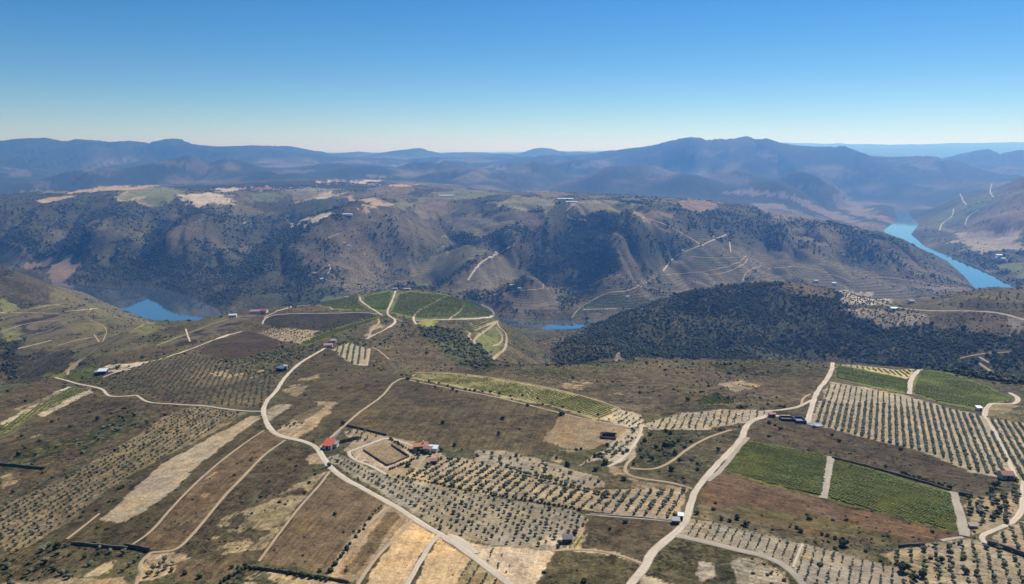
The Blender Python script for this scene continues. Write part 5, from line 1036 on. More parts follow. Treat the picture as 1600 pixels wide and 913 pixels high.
# ---- scrub and woodland that nobody could count
def spread():
    xa = XX[:-1, :-1]; ya = YY[:-1, :-1]
    ar = np.abs((XX[:-1, 1:]-XX[:-1, :-1])*(YY[1:, :-1]-YY[:-1, :-1]))
    sv = base[:-1, :-1, 3]; lab = label_id[:-1, :-1]
    wood = np.zeros_like(sv, bool)
    for i, f in enumerate(FIELDS):
        if f[0] == 'woodland_floor': wood |= lab == i
    wm = woodmask[:-1, :-1]
    clump = np.clip(0.35 + 1.6*fbm(xa, ya, 60, 3, 71), 0, 1.6)
    woodedge = blur(wood.astype(np.float32), 6)*(~wood)*(lab != -2)
    infr = (np.abs(xa) < 0.76*ya + 60) & (ya > 215)
    out = []
    for kind in range(3):
        if kind == 0:   # low scrub
            den = np.where(wood, 0, sv**1.15 * np.interp(ya, [250, 700, 1800, 3500, 4800], [1/6., 1/9., 1/35., 1/110., 0])) * clump
        elif kind == 1: # dark evergreen shrubs in the scrub
            den = woodedge*np.interp(ya, [400, 1800, 3000], [1/24., 1/30., 1/80.]) + np.where(wood, 0, sv**2 * np.interp(ya, [250, 700, 1800, 3500, 5000], [1/26., 1/32., 1/60., 1/110., 0])) * np.clip(2.8*fbm(xa, ya, 70, 4, 77)+.35, 0, 2.8)
        else:           # woodland
            den = np.where(wood, np.interp(ya, [400, 1800, 3500, 5000], [1/14., 1/16., 1/110., 0]), 0) * np.clip(clump+.25, .2, 1.5) + wm**1.4*np.interp(ya, [1800, 2400, 3500, 5000], [1/32., 1/42., 1/80., 0])
        n_ = RNG.poisson(np.clip(den*ar*infr, 0, 50)); ii = np.repeat(np.arange(n_.size), n_.ravel())
        i0, j0 = np.unravel_index(ii, n_.shape); fu = RNG.uniform(size=len(ii)); fv = RNG.uniform(size=len(ii))
        y = YY[i0, j0]*(1-fv) + YY[i0+1, j0]*fv; x = (GA[j0]*(1-fu)+GA[j0+1]*fu)*(y+APEX)
        out.append((x, y))
    return out
(s0x, s0y), (s1x, s1y), (s2x, s2y) = spread()
def pts3(x, y, sink=.05):
    z = z_grid(x, y); m = (z > 1.5) & ~on_road(x, y); return np.stack([x, y, z-sink], 1)[m], m
p, m = pts3(s0x, s0y); scatter('scrub', p, (RNG.lognormal(-.55, .35, len(s0x))*np.interp(s0y, [300, 1000, 2500, 4000], [.75, .95, 1.6, 2.4]))[m], SHRUBS, 'dry brownish scrub dotted over the fallow slopes', 'scrub')
p, m = pts3(s1x, s1y); scatter('evergreen_shrubs', p, (RNG.lognormal(.05, .35, len(s1x))*np.interp(s1y, [300, 1000, 2500, 4000], [.8, 1.1, 1.9, 2.8]))[m], SHRUBD, 'dark evergreen shrubs growing among the scrub', 'shrubs')
p, m = pts3(s2x, s2y); scatter('woodland', p, (RNG.lognormal(.55, .3, len(s2x))*np.interp(s2y, [300, 1700, 2500, 4000], [1.0, 1.2, 1.7, 2.6]))[m], LOWTREE, 'dark evergreen woodland covering the steep hillsides', 'woodland')
N_INST = (len(s0x), len(s1x), len(s2x), len(TREES), vine_rows)
print('plants', N_INST)

# ---- single trees and bushes that stand out
MARKS = [(515,694,'the red roofed shed'),(658,703,'the orange roofed farmhouse'),(161,582,'the pale roofed barn'),(440,577,'the dark blue shed'),(951,681,'the stone ruin'),(1240,655,'the dark tanks'),(1529,641,'the white hut by the dark green vineyard'),(1571,746,'the dull red roofed house'),
 (886,844,'the dark vine hut'),(1063,809,'the tiny roadside hut'),(240,890,'the bottom left tree cluster'),(215,618,'the lane bend on the left'),(30,660,'the pale strip at the far left'),(35,730,'the wall at the left edge'),(170,856,'the lower left wall'),(265,645,'the top of the tan grove'),(60,860,'the foot of the tan grove'),(100,700,'the middle of the tan grove'),
 (412,645,'the tight bend of the pale road'),(640,592,'the left tip of the yellow-green vineyard'),(800,622,'the middle of the yellow-green vineyard'),(980,660,'the right end of the yellow-green vineyard'),(890,675,'the bare tan field'),(1045,697,'the scrub mound'),(1010,735,'the looping tan track'),(1140,705,'the twin gravel strips of the right road'),(1165,668,'the upper bend of the right road'),(1030,605,'the bare clearing'),(1295,745,'the gravel strip between the vineyards'),(1500,800,'the right gravel strip'),(1240,865,'the thin pale strip in the young grove'),(1100,812,'the top left corner of the young grove'),(1340,858,'the top right corner of the young grove'),(1370,700,'the lower edge of the striped rows'),(1300,675,'the left end of the striped rows'),(1555,828,'the right-hand lane')]
_seen = {}
def own_label(lab, px, py):
    best = sorted(MARKS, key=lambda m_: (m_[0]-px)**2+((m_[1]-py)*1.6)**2)[0]; dx, dy = px-best[0], py-best[1]
    side = ('right of' if dx > 0 else 'left of') if abs(dx) > 1.3*abs(dy) else ('below' if dy > 0 else 'above')
    key = (lab, side, best[2]); k = _seen.get(key, 0); _seen[key] = k+1
    return f"{lab} {side} {best[2]}" + ('' if k == 0 else ', ' + ['', 'the second', 'the third', 'the fourth', 'the fifth', 'the sixth', 'the seventh', 'the eighth', 'the ninth'][min(k, 8)])
def bushes(spec, lab, grp, name='bush', cat='bush', crowns=OAK_CROWNS, trunk=False, own=None):
    x, y, z = cast([p[0] for p in spec], [p[1] for p in spec])
    for k in range(len(spec)):
        r = .68*spec[k][2]*float(RNG.uniform(.88, 1.12))
        if own: lab = own_label(own, spec[k][0], spec[k][1])
        if trunk: olive_tree(float(x[k]), float(y[k]), r, lab, k, crowns, name, cat, grp)
        else:
            o = bpy.data.objects.new(name, crowns[k % len(crowns)]); COL.objects.link(o)
            o.location = (x[k], y[k], z[k]-.15*r); o.scale = (r, r, r*float(RNG.uniform(.8, 1.05))); o.rotation_euler = (0, 0, float(RNG.uniform(0, 6.28)))
            tag(o, lab, cat, grp)
def line(x0, y0, x1, y1, n_, r): return [(x0+(x1-x0)*(i+RNG.uniform(-.25, .25))/(n_-1), y0+(y1-y0)*i/(n_-1)+RNG.uniform(-.6, .6), r*RNG.uniform(.75, 1.2)) for i in range(n_)]
bushes([(578.5,811,1.5),(570.5,822,1.5),(568,828,1.2),(561,832,1.4),(556,840,1.5),(547,851,1.5),(542,859,2.0),(532.5,871,1.8),(536,866,1.1),(524,883,1.9),(528,876,1.1),(516,894,2.2),(592,795,.8),(587,799,.8),(583,804,.9),(596,791,.8)], 'rounded green bush in the hedge along the dirt track between the two brown fields', 'bushes along the track between the brown fields')
bushes(line(364,887,440,893,9,1.4)+line(444,894,512,908,9,1.7), 'bush in the dark hedge along the bottom of the brown field', 'bushes of the bottom hedge')
bushes(line(346,911,385,886,7,1.4), 'bush in the slanting hedge at the bottom left', 'bushes of the slanting hedge')
bushes([(240,891,1.9),(257,877,2.0),(259,889,2.0),(269,892,1.8),(270,882,1.6),(231,900,1.9),(247,898,1.6),(250,884,1.6)], 'tree in the small cluster right of the track at the bottom left', 'trees of the bottom left cluster', 'small_tree', 'tree', OLIVE_CROWNS, True)
bushes([(218,871,1.5),(210,879,1.6),(203,885,1.7),(192,893,1.5)], 'tree in the short row beside the track at the bottom left', 'trees of the short row by the track', 'small_tree', 'tree', OLIVE_CROWNS, True)
bushes([(86,892,1.9),(107,898,1.9),(90,856,2.4),(103,855,1.6),(289,897,2.0),(312,903,1.9),(58,890,1.6),(133,872,1.7),(110,868,1.5),(154,866,1.5),(20,770,1.5),(31,711,3.2),(34,682,2.0),(82,660,2.2),(110,668,2.4),(152,656,2.6),(140,645,1.8),(192,654,2.0),(200,645,1.8),(88,700,2.0),(62,690,1.6),(12,613,2.2),(50,728,2.0),(180,705,1.8),(55,712,1.6),(210,650,1.8)], 'dark bush standing alone on the scrubby left slope', 'lone bushes on the left slope', own='dark bush')
bushes([(514,729,2.0)], 'dark roadside tree beside the winding pale road below the red roofed shed', None, 'roadside_tree', 'tree', OAK_CROWNS, True)
bushes([(537,664,2.2)], 'dark cypress-like tree at the top corner of the walled plot', None, 'corner_tree', 'tree', OAK_CROWNS, True)
bushes(line(543,666,604,681,12,1.0), 'bush in the dark hedge along the back of the little plot', 'bushes of the plot hedge')
bushes(line(610,687,655,713,14,1.5), 'green bush in the hedge on the right side of the sandy yard', 'bushes of the yard side hedge'); bushes(line(610,734,652,717,11,1.2), 'green bush in the hedge on the near side of the sandy yard', 'bushes of the yard near hedge')
bushes([(659,707,2.4),(666,709,2.6),(672,713,2.0)], 'dark tree crowding in front of the orange roofed farmhouse', 'trees in front of the farmhouse', 'garden_tree', 'tree', OAK_CROWNS, True); bushes([(689,705,2.3)], 'round dark tree at the right end of the farmhouse', None, 'garden_tree', 'tree', OAK_CROWNS, True)
bushes([(638,729,2.2),(668,726,1.8)], 'dark bush on the bank below the sandy yard', 'bushes below the yard')
bushes([(637,593,3.2)], 'large dark bush at the left tip of the yellow-green vineyard', None)
bushes([(653,597,1.8),(670,597,1.9),(686,600,1.6),(700,604,1.8),(708,609,2.2),(714,613,2.2),(727,610,1.9),(734,611,1.8),(742,612,1.8),(754,613,1.6),(766,614,1.7),(780,616,2.0),(798,620,1.6),(816,619,1.6),(840,624,1.6),(862,631,1.6),(880,637,1.5),(905,645,1.6),(934,650,1.9)], 'dark bush on the track along the lower edge of the yellow-green vineyard', 'bushes along the vineyard track', own='dark trackside bush')
bushes([(786,655,2.8),(692,662,2.6),(779,679,2.0),(711,697,2.2),(824,635,2.0),(848,633,1.8),(877,649,2.6)], 'dark bush alone in the large brown field', 'lone bushes in the large brown field', own='dark bush in brown field')
bushes([(942,682,2.6)], 'dark tree against the left end of the stone ruin', None, 'ruin_tree', 'tree', OAK_CROWNS, True)
bushes([(1007,690,2.2),(1001,704,2.0),(980,706,2.4),(1040,697,2.8),(1046,697,3.2),(1052,696,2.6),(1055,709,2.8),(1050,735,2.8),(974,750,2.4),(931,735,2.8),(937,713,2.8),(930,714,2.4),(945,725,3.0),(887,728,2.9),(880,648,1.8),(1047,678,2.4),(1040,675,2.2),(1016,680,2.2),(1122,704,2.0),(1000,615,2.4),(1074,626,2.8),(990,726,1.8),(1062,720,2.2),(1025,700,2.0),(1070,700,1.8),(1090,735,1.8),(870,717,1.6),(908,703,1.6),(900,704,1.6),(1020,718,2.0),(988,672,1.8),(1060,690,2.0)], 'dark evergreen bush on the scrub mound and dry ground left of the right road', 'lone bushes left of the right road', own='dark evergreen bush')
bushes([(1407,703,2.2),(1311,690,2.0),(1300,681,1.8),(1384,731,2.0),(1219,671,2.2),(1202,662,2.6)], 'dark bush in the dark fallow strip above the green vineyards', 'lone bushes of the dark strip', own='dark bush in dark strip')
bushes(line(1310,719,1405,743,14,.9)+line(1408,740,1486,764,13,1.5), 'bush in the dark hedge along the top of the larger green vineyard', 'bushes of the vineyard hedge')
bushes([(1319,853,3.0)], 'large round dark bush above the grey young grove', None); bushes([(1250,831,1.9),(1284,836,1.5),(1293,838,1.4),(1304,842,1.5),(1245,826,1.4),(1152,811,2.0),(1165,822,2.0),(1128,812,1.6),(1088,803,2.0),(1140,815,1.5)], 'dark bush on the bank above the grey young grove', 'bushes on the bank above the young grove', own='dark bank bush')
bushes([(1412,893,3.0),(1441,902,2.2),(1429,906,2.0),(1471,878,2.2)], 'big dark tree at the left side of the yellow corner grove', 'big trees of the corner grove', 'large_tree', 'tree', OAK_CROWNS, True)
bushes([(1557,786,2.6),(1562,798,2.6),(1541,797,2.0),(1550,813,2.4),(1570,788,2.3),(1558,806,2.3),(1566,779,2.0),(1526,790,2.0),(1515,804,2.0),(1535,806,2.2),(1554,762,2.4),(1560,758,2.2),(1548,768,2.0),(1572,818,2.0),(1513,780,1.8)], 'bushy dark tree in the overgrown corner below the small red roofed house', 'trees of the overgrown corner', 'bushy_tree', 'tree', OAK_CROWNS, True, own='bushy dark tree')
bushes([(1585,752,2.0)], 'dark tree just right of the small red roofed house', None, 'garden_tree', 'tree', OAK_CROWNS, True)
bushes([(977,817,2.0),(953,827,1.4)], 'round dark bush in the brown plot below the white boundary wall', 'bushes in the brown plot'); bushes([(874.5,851,2.0),(872,857,1.3)], 'dark tree left of the dark hut by the small vine plot', 'trees by the dark hut', 'hut_tree', 'tree', OAK_CROWNS, True); bushes([(898,835,1.7)], 'dark tree behind the small yellow-green vine plot', None, 'plot_tree', 'tree', OAK_CROWNS, True)
bushes([(1056,807,2.0)], 'bright green tree beside the white hut at the road bend', None, 'roadside_tree', 'tree', [crown_mesh('green_crown', 77, 6, 170, M_VINE, 1.0, 1.5, .15)], True)
bushes(line(800,736,958,778,22,1.9), 'dense olive tree in the thick dark row along the top of the sandy striped grove', 'thick row above the striped grove', 'olive_tree', 'olive tree', OLIVE_CROWNS, True)
bushes(line(624,746,905,797,44,1.1), 'bush in the long dark hedge dividing the grey grove from the sandy grove', 'bushes of the long dividing hedge')
bushes([(115,553,3.0),(122,551,2.6),(52,562,2.2),(112,550,2.5)], 'dark bush on the shaded slope at the far left', 'bushes on the shaded left slope'); bushes([(245,497,4.0),(252,495,4.4),(258,499,3.5)], 'dark tree on the shore of the left reservoir', 'trees on the reservoir shore', 'shore_tree', 'tree', OAK_CROWNS, True)
# ------------------------------------------------------------------ buildings, walls, tanks
M_WHITE = simple_mat('white_plaster', (.72, .70, .66), .85, .12, 1.2)
M_PALEW = simple_mat('pale_plaster', (.55, .47, .38), .85, .18, 1.0)
M_STONE = simple_mat('schist_stone', (.17, .145, .115), .92, .45, 2.2, bump=.6)
M_STONED = simple_mat('dark_schist', (.13, .108, .08), .95, .45, 2.2, bump=.6)
M_RED = simple_mat('red_tile_roof', (.46, .115, .075), .75, .22, 1.6)
M_ORANGE = simple_mat('orange_tile_roof', (.60, .25, .14), .8, .25, 1.6)
M_PINK = simple_mat('faded_pink_roof', (.50, .26, .22), .8, .22, 1.6)
M_BLUE = simple_mat('dark_blue_sheet', (.030, .055, .13), .45, .2, .8, spec=.4)
M_NAVY = simple_mat('black_lining', (.012, .014, .022), .6, .2, 1.0)
M_BLUEG = simple_mat('blue_grey_cover', (.10, .135, .185), .55, .2, .6, spec=.35)
M_GREYR = simple_mat('grey_sheet_roof', (.27, .27, .29), .55, .2, 1.2)
M_PALER = simple_mat('pale_sheet_roof', (.66, .68, .72), .5, .12, 1.0, spec=.4)
M_DOOR = simple_mat('dark_door', (.05, .04, .035), .7, .2, 3)
M_GLASS = simple_mat('window_dark', (.03, .035, .045), .15, .1, 3, spec=.5)
M_CONC = simple_mat('concrete', (.34, .32, .29), .9, .2, 1.4)
def box_vf(x0, x1, y0, y1, z0, z1, V_, F_):
    b = len(V_); V_ += [(x0,y0,z0),(x1,y0,z0),(x1,y1,z0),(x0,y1,z0),(x0,y0,z1),(x1,y0,z1),(x1,y1,z1),(x0,y1,z1)]
    F_ += [(b,b+3,b+2,b+1),(b+4,b+5,b+6,b+7),(b,b+1,b+5,b+4),(b+1,b+2,b+6,b+5),(b+2,b+3,b+7,b+6),(b+3,b,b+4,b+7)]
def part(name, V_, F_, mat, par): return link_mesh(name, V_, F_, mat, par)
def boxp(name, x0, x1, y0, y1, z0, z1, mat, par):
    V_, F_ = [], []; box_vf(x0, x1, y0, y1, z0, z1, V_, F_); return part(name, V_, F_, mat, par)
def roof_gable(w, d, z, rise, over, mat, par, thick=.18, axis='x'):
    """two thick slopes; the ridge runs along x (or y)"""
    V_, F_ = [], []
    a, b = (w/2+over, d/2+over) if axis == 'x' else (d/2+over, w/2+over)
    drop = rise*over/(b-over)
    pr = [(-b, z-drop), (0, z+rise), (b, z-drop), (b, z-drop+thick), (0, z+rise+thick*1.15), (-b, z-drop+thick)]
    for s in (-a, a):
        for y, zz_ in pr: V_.append((s, y, zz_) if axis == 'x' else (-y, s, zz_))
    F_ = [(0,1,2,3,4,5)[::-1], (6,7,8,9,10,11)] + [(i, (i+1) % 6, 6+(i+1) % 6, 6+i) for i in range(6)]
    return part('roof', V_, F_, mat, par)
def house(px, py, w, d, h, rise, rz, wall, roof, name, label, cat, axis='x', wins=(), door=None, over=.35, grp=None, mono=False, chim=False, pos=None):
    x, y, z = pos or at(px, py)
    zs = z_grid(np.array([x-w/2, x+w/2, x-w/2, x+w/2]), np.array([y-d/2, y-d/2, y+d/2, y+d/2])); z = float(zs.max()); low = float(zs.min())-z-.3
    t = empty(name, (x, y, z), rz); tag(t, label, cat, grp)
    V_, F_ = [], []
    if mono:
        V_ = [(-w/2,-d/2,low),(w/2,-d/2,low),(w/2,d/2,low),(-w/2,d/2,low),(-w/2,-d/2,h),(w/2,-d/2,h),(w/2,d/2,h+rise),(-w/2,d/2,h+rise)]
        F_ = [(0,3,2,1),(4,5,6,7),(0,1,5,4),(1,2,6,5),(2,3,7,6),(3,0,4,7)]
        part('wall', V_, F_, wall, t)
        sl = rise/d; o = over; q = [(-w/2-o,-d/2-o,h-sl*o+.02),(w/2+o,-d/2-o,h-sl*o+.02),(w/2+o,d/2+o,h+rise+sl*o+.02),(-w/2-o,d/2+o,h+rise+sl*o+.02)]
        V2 = q+[(a_, b_, c_+.2) for a_, b_, c_ in q]
        r = part('roof', V2, [(0,3,2,1),(4,5,6,7),(0,1,5,4),(1,2,6,5),(2,3,7,6),(3,0,4,7)], roof, t)
    else:
        box_vf(-w/2, w/2, -d/2, d/2, low, h, V_, F_)
        b = len(V_)
        if axis == 'x':
            V_ += [(-w/2,-d/2,h),(-w/2,d/2,h),(-w/2,0,h+rise),(w/2,-d/2,h),(w/2,d/2,h),(w/2,0,h+rise)]
        else:
            V_ += [(-w/2,-d/2,h),(w/2,-d/2,h),(0,-d/2,h+rise),(-w/2,d/2,h),(w/2,d/2,h),(0,d/2,h+rise)]
        F_ += [(b,b+1,b+2),(b+3,b+5,b+4),(b,b+2,b+5,b+3),(b+1,b+4,b+5,b+2)]
        part('wall', V_, F_, wall, t)
        r = roof_gable(w, d, h+.03, rise, over, roof, t, axis=axis)
    if chim: boxp('chimney', w*.25, w*.25+.7, -.35, .35, h, h+rise+1.1, M_WHITE, r)
    for k, (wx, wz, ww, wh) in enumerate(wins):
        f = boxp('window', wx-ww/2, wx+ww/2, -d/2-.06, -d/2+.02, wz, wz+wh, M_PALEW, t)
        boxp('pane', wx-ww/2+.1, wx+ww/2-.1, -d/2-.09, -d/2-.055, wz+.1, wz+wh-.1, M_GLASS, f)
    if door is not None:
        f = boxp('door', door-.55, door+.55, -d/2-.08, -d/2+.02, 0.0, 2.1, M_DOOR, t)
        boxp('handle', door+.35, door+.42, -d/2-.13, -d/2-.08, 1.0, 1.12, M_GREYR, f)
    return t
# red roofed shed by the winding road, with its long dark wall
house(514.5, 699, 5.2, 7.2, 2.1, 1.4, R(-8), M_WHITE, M_RED, 'farm_shed', 'whitewashed shed with a big red sloping roof beside the winding pale road', 'shed', mono=True, wins=((-1.8,1.0,.9,.9),(1.6,1.0,.9,.9)), door=0.0, over=.45)
house(525, 698, 2.4, 3.8, 2.0, .5, R(-8), M_WHITE, M_GREYR, 'lean_to', 'low white lean-to against the right wall of the red roofed shed', 'shed', mono=True, wins=((.3,1.0,.7,.7),))
# farmhouse group
house(656, 702, 7.5, 4.6, 2.5, 1.1, R(12), M_PALEW, M_ORANGE, 'farmhouse', 'low farmhouse with an orange tile roof behind dark trees at the end of the yard', 'house', wins=((-2.4,.9,.9,1),(0.5,.9,.9,1),(2.4,.9,.9,1)), door=-1.2, chim=True)
house(664.5, 700, 3.2, 3.4, 2.8, .8, R(-12), M_WHITE, M_ORANGE, 'farmhouse_wing', 'short white wing with an orange roof joined between the farmhouse and its pink annexe', 'house', wins=((0.6,1.1,.8,.9),))
house(669, 706, 4.4, 4, 2.4, 1.0, R(-15), M_WHITE, M_PINK, 'farm_annexe', 'white annexe with a faded pink roof right of the orange roofed farmhouse', 'house', wins=((-1.2,1.0,.8,.9),), door=.9)
house(677, 705, 5, 3.6, 2.2, .5, R(-10), M_WHITE, M_PALER, 'white_shed', 'white shed with a pale flat roof at the right end of the farmhouse group', 'shed', mono=True, wins=((-1.5,1.0,.8,.8),(1.6,1.0,.8,.8)))
house(677.5, 724, 3.6, 3, 2.0, .8, R(3), M_STONED, M_PINK, 'small_barn', 'small dark barn with a pale pink roof below the farmhouse group', 'barn', door=.4, wins=((-1.3,1.0,.6,.6),))
# dark blue farm sheds and covered pond on the right
def open_tank(px, py, w, d, h, rz, outer, label, inner=M_NAVY, strip=None, name='water_tank'):
    x, y, z = at(px, py); t = empty(name, (x, y, z-.2), rz); tag(t, label, 'water tank')
    th = .35
    for a in ((-w/2, w/2, -d/2, -d/2+th), (-w/2, w/2, d/2-th, d/2), (-w/2, -w/2+th, -d/2+th, d/2-th), (w/2-th, w/2, -d/2+th, d/2-th)):
        boxp('side_wall', a[0], a[1], a[2], a[3], -.8, h, outer, t)
    boxp('lining', -w/2+th, w/2-th, -d/2+th, d/2-th, -.8, h*.45, inner, t)
    if strip: boxp('cover_sheet', *strip, h*.45, h*.45+.12, M_PALER, t)
    return t
open_tank(1229, 656, 8.2, 6.5, 1.9, R(-4), M_NAVY, 'black rectangular tank with a white sheet across its middle, left of the dark blue tank', strip=(-2.4, 2.0, -1.8, -.6))
open_tank(1249, 659, 6.4, 8.5, 2.4, R(-3), M_BLUE, 'tall dark blue open tank between the black tank and the rounded blue cover', inner=M_BLUE)
def dome_pond(px, py, rx, ry, h, label):
    x, y, z = at(px, py); t = empty('covered_pond', (x, y, z-.1), R(-6)); tag(t, label, 'water tank')
    k = 28; V_, F_ = [], []
    rings = [(1.0, -.8), (1.0, h*.55), (.93, h*.62), (.6, h*.85), (.25, h)]
    for s, zz_ in rings[:2]:
        for j in range(k): V_.append((rx*s*math.cos(j*6.283185/k), ry*s*math.sin(j*6.283185/k), zz_))
    F_ = [(j, (j+1) % k, k+(j+1) % k, k+j) for j in range(k)]
    part('rim', V_, F_, M_BLUE, t)
    V_, F_ = [], []
    for s, zz_ in [(1.03, h*.55), (.93, h*.66), (.6, h*.86), (.25, h)]:
        for j in range(k): V_.append((rx*s*math.cos(j*6.283185/k), ry*s*math.sin(j*6.283185/k), zz_))
    for r_ in range(3): F_ += [(r_*k+j, r_*k+(j+1) % k, (r_+1)*k+(j+1) % k, (r_+1)*k+j) for j in range(k)]
    F_.append(tuple(range(3*k, 4*k))); part('cover', V_, F_, M_BLUEG, t)
dome_pond(1274, 665, 5.0, 3.6, 1.5, 'rounded blue-grey covered pond at the bottom corner of the striped olive rows')
house(1206, 651, 4, 2.6, 1.9, .5, R(5), M_STONE, M_PINK, 'tool_shed', 'tiny brown tool shed on the pale yard left of the black tank', 'shed', door=.4)
house(1529, 641, 3.4, 2.8, 2.0, .5, R(-4), M_WHITE, M_PALER, 'white_hut', 'small pale roofed white hut at the lower corner of the dark green vineyard', 'hut', mono=True, door=.8)
house(1571, 748, 5.8, 4.6, 2.6, 1.3, R(-6), M_PALEW, M_PINK, 'small_house', 'small dull red roofed house at the bottom of the striped olive rows', 'house', wins=((-1.8,1.0,.8,.9),(1.8,1.0,.8,.9)), door=0.0)
house(1520, 824, 3.2, 2.0, .9, .3, R(-8), M_CONC, M_CONC, 'water_trough', 'low pale concrete cistern in the overgrown corner right of the gravel strip', 'cistern', mono=True)
house(161, 585, 7.5, 6, 3.0, 1.1, R(10), M_BLUE, M_PALER, 'barn', 'dark barn with a shining pale metal roof beside the pale ridge lane on the left', 'barn', mono=True, door=1.5)
house(153, 586, 4.5, 5, 2.8, .6, R(6), M_STONED, M_GREYR, 'dark_shed', 'dark shed touching the left end of the pale roofed barn', 'shed', mono=True)
house(440, 580, 7, 6, 2.9, .9, R(-20), M_NAVY, M_BLUEG, 'blue_shed', 'dark blue shed with a grey-blue roof left of the straight part of the pale road', 'shed', mono=True, door=1.0)
house(444.5, 577, 3.8, 4.2, 2.5, .5, R(-20), M_WHITE, M_PALER, 'white_shed', 'white shed behind the right end of the dark blue shed', 'shed', mono=True)
house(513, 543, 9, 6, 3.0, 1.1, R(10), M_WHITE, M_PINK, 'cottage', 'white cottage with a pinkish roof where the winding pale road reaches the hilltop', 'house', wins=((-2.6,1.1,.9,1),(2.4,1.1,.9,1)), door=0.0)
house(521, 536, 6, 5, 2.6, .7, R(5), M_PALEW, M_GREYR, 'shed', 'grey roofed shed behind the white hilltop cottage', 'shed', mono=True)
house(617, 454, 9, 7, 3.2, 1.2, R(5), M_WHITE, M_GREYR, 'winery_building', 'white building with a grey roof on the summit of the green vineyard knoll', 'house', wins=((-2.5,1.2,1,1),(2.5,1.2,1,1)), door=0.0)
house(636, 453.5, 12, 6, 2.4, .6, R(-3), M_PALEW, M_GREYR, 'store', 'long low grey store just right of the white building on the vineyard knoll', 'shed', mono=True, door=2.0)
house(399, 490, 14, 8, 4.0, 1.8, R(8), M_WHITE, M_PINK, 'manor_house', 'long pinkish roofed house at the left end of the pale ridge road', 'house', wins=((-5,1.4,1,1.2),(-2,1.4,1,1.2),(2,1.4,1,1.2),(5,1.4,1,1.2)), door=0.0)
house(412, 489, 12, 8, 4.2, 1.6, R(-6), M_WHITE, M_RED, 'manor_wing', 'red roofed building next to the long pinkish house on the ridge', 'house', wins=((-3,1.4,1,1.2),(3,1.4,1,1.2)), door=0.0)
house(364, 496, 11, 7, 3.4, 1.2, R(12), M_WHITE, M_PALER, 'white_house', 'white pale roofed house on the reservoir side of the dark terraced slope', 'house', wins=((-2.6,1.1,.9,1),(2.6,1.1,.9,1)), door=0.0)
house(1063.5, 811, 2.2, 2.0, 2.0, .4, R(-12), M_WHITE, M_PALER, 'roadside_hut', 'tiny white hut at the bend of the right road below the sandy striped grove', 'hut', mono=True, door=.3)
house(1056, 817, 3.0, 2.4, 1.5, .4, R(-5), M_STONED, M_GREYR, 'low_shelter', 'low dark shelter with a grey roof left of the tiny white roadside hut', 'shed', mono=True)
house(886.5, 846, 3.8, 3.0, 2.1, .9, R(4), M_STONED, M_GREYR, 'vine_hut', 'dark hut with a grey-brown roof at the corner of the little yellow-green vine plot', 'hut', door=.6, over=.5)
house(1396, 485, 14, 8, 3.2, 1.3, R(6), M_WHITE, M_PALER, 'hill_farmhouse', 'white farmhouse among pale terraces on top of the dark wooded hill', 'house', wins=((-3.5,1.1,1,1),(3.5,1.1,1,1)), door=0.0)
house(1275, 441, 12, 8, 4, 1.5, R(-8), M_WHITE, M_GREYR, 'riverside_house', 'pale house on the slope just above the crest of the dark wooded hill', 'house', wins=((-3,1.3,1,1),(3,1.3,1,1)), door=0.0)
# roofless stone ruin
def ruin():
    x, y, z = at(951, 684); t = empty('stone_ruin', (x, y, z-.2), R(-12)); tag(t, 'roofless dark stone ruin in the bare tan field', 'ruin')
    for a, h in (((-4.5, 4.5, -3, -2.4), 1.6), ((-4.5, 4.5, 2.4, 3), 2.6), ((-4.5, -3.9, -2.4, 2.4), 2.4), ((3.9, 4.5, -2.4, 2.4), 2.0)): boxp('wall', *a, -.5, h, M_STONED, t)
    boxp('fallen_beam', -3.6, 3.4, -.2, .1, .1, .45, M_BARK, t)
ruin()
# farm on the far right bank, long greenhouses and the village on the plateau
def small_house(px, py, w, d, h, rise, rz, wall, roof, label, cat='house', grp=None, name='village_house', pos=None):
    x, y, z = pos or at(px, py); t = empty(name, (x, y, z-1), rz); tag(t, label, cat, grp)
    V_, F_ = [], []; box_vf(-w/2, w/2, -d/2, d/2, -2, h+1, V_, F_); b = len(V_)
    V_ += [(-w/2,-d/2,h+1),(-w/2,d/2,h+1),(-w/2,0,h+1+rise),(w/2,-d/2,h+1),(w/2,d/2,h+1),(w/2,0,h+1+rise)]
    F_ += [(b,b+1,b+2),(b+3,b+5,b+4),(b,b+2,b+5,b+3),(b+1,b+4,b+5,b+2)]
    part('wall', V_, F_, wall, t); roof_gable(w, d, h+1.05, rise, .5, roof, t, .3)
    V_, F_ = [], []
    for wx in (-w*.28, w*.28):
        boxp('window', wx-.6, wx+.6, -d/2-.1, -d/2+.02, h*.45, h*.45+1.4, M_GLASS, t)
for px, py, w, d, h, rf, lab in [(1561,401,26,12,7,M_PALER,'long white farm building with a pale roof on the far bank of the right river'),(1567,406,18,12,6,M_WHITE,'tall white block in front of the long farm building on the far river bank'),(1573,409,14,10,5,M_ORANGE,'orange roofed house at the right end of the white farm on the far river bank'),(1556,404,10,9,4.5,M_WHITE,'small white house at the left end of the white farm on the far river bank')]:
    small_house(px, py, w, d, h, 2.4, R(RNG.uniform(-15, 15)), M_WHITE, rf, lab, 'house', None, 'river_farm')
for px, py, w, d, lab in [(883,311.5,70,26,'long white greenhouse on the plateau behind the pale vineyards'),(893,316.5,48,14,'shorter white greenhouse just below the long one on the plateau'),(697,306.5,75,22,'white greenhouse in the middle of the plateau by a dark hollow'),(543,336,36,12,'pale roofed long shed at the edge of the tan plateau field'),(580,289,44,14,'pale long shed on the far side of the plateau')]:
    small_house(px, py, w, d, 3.5, 1.8, R(4), M_PALER, M_WHITE, lab, 'greenhouse', None, 'greenhouse')
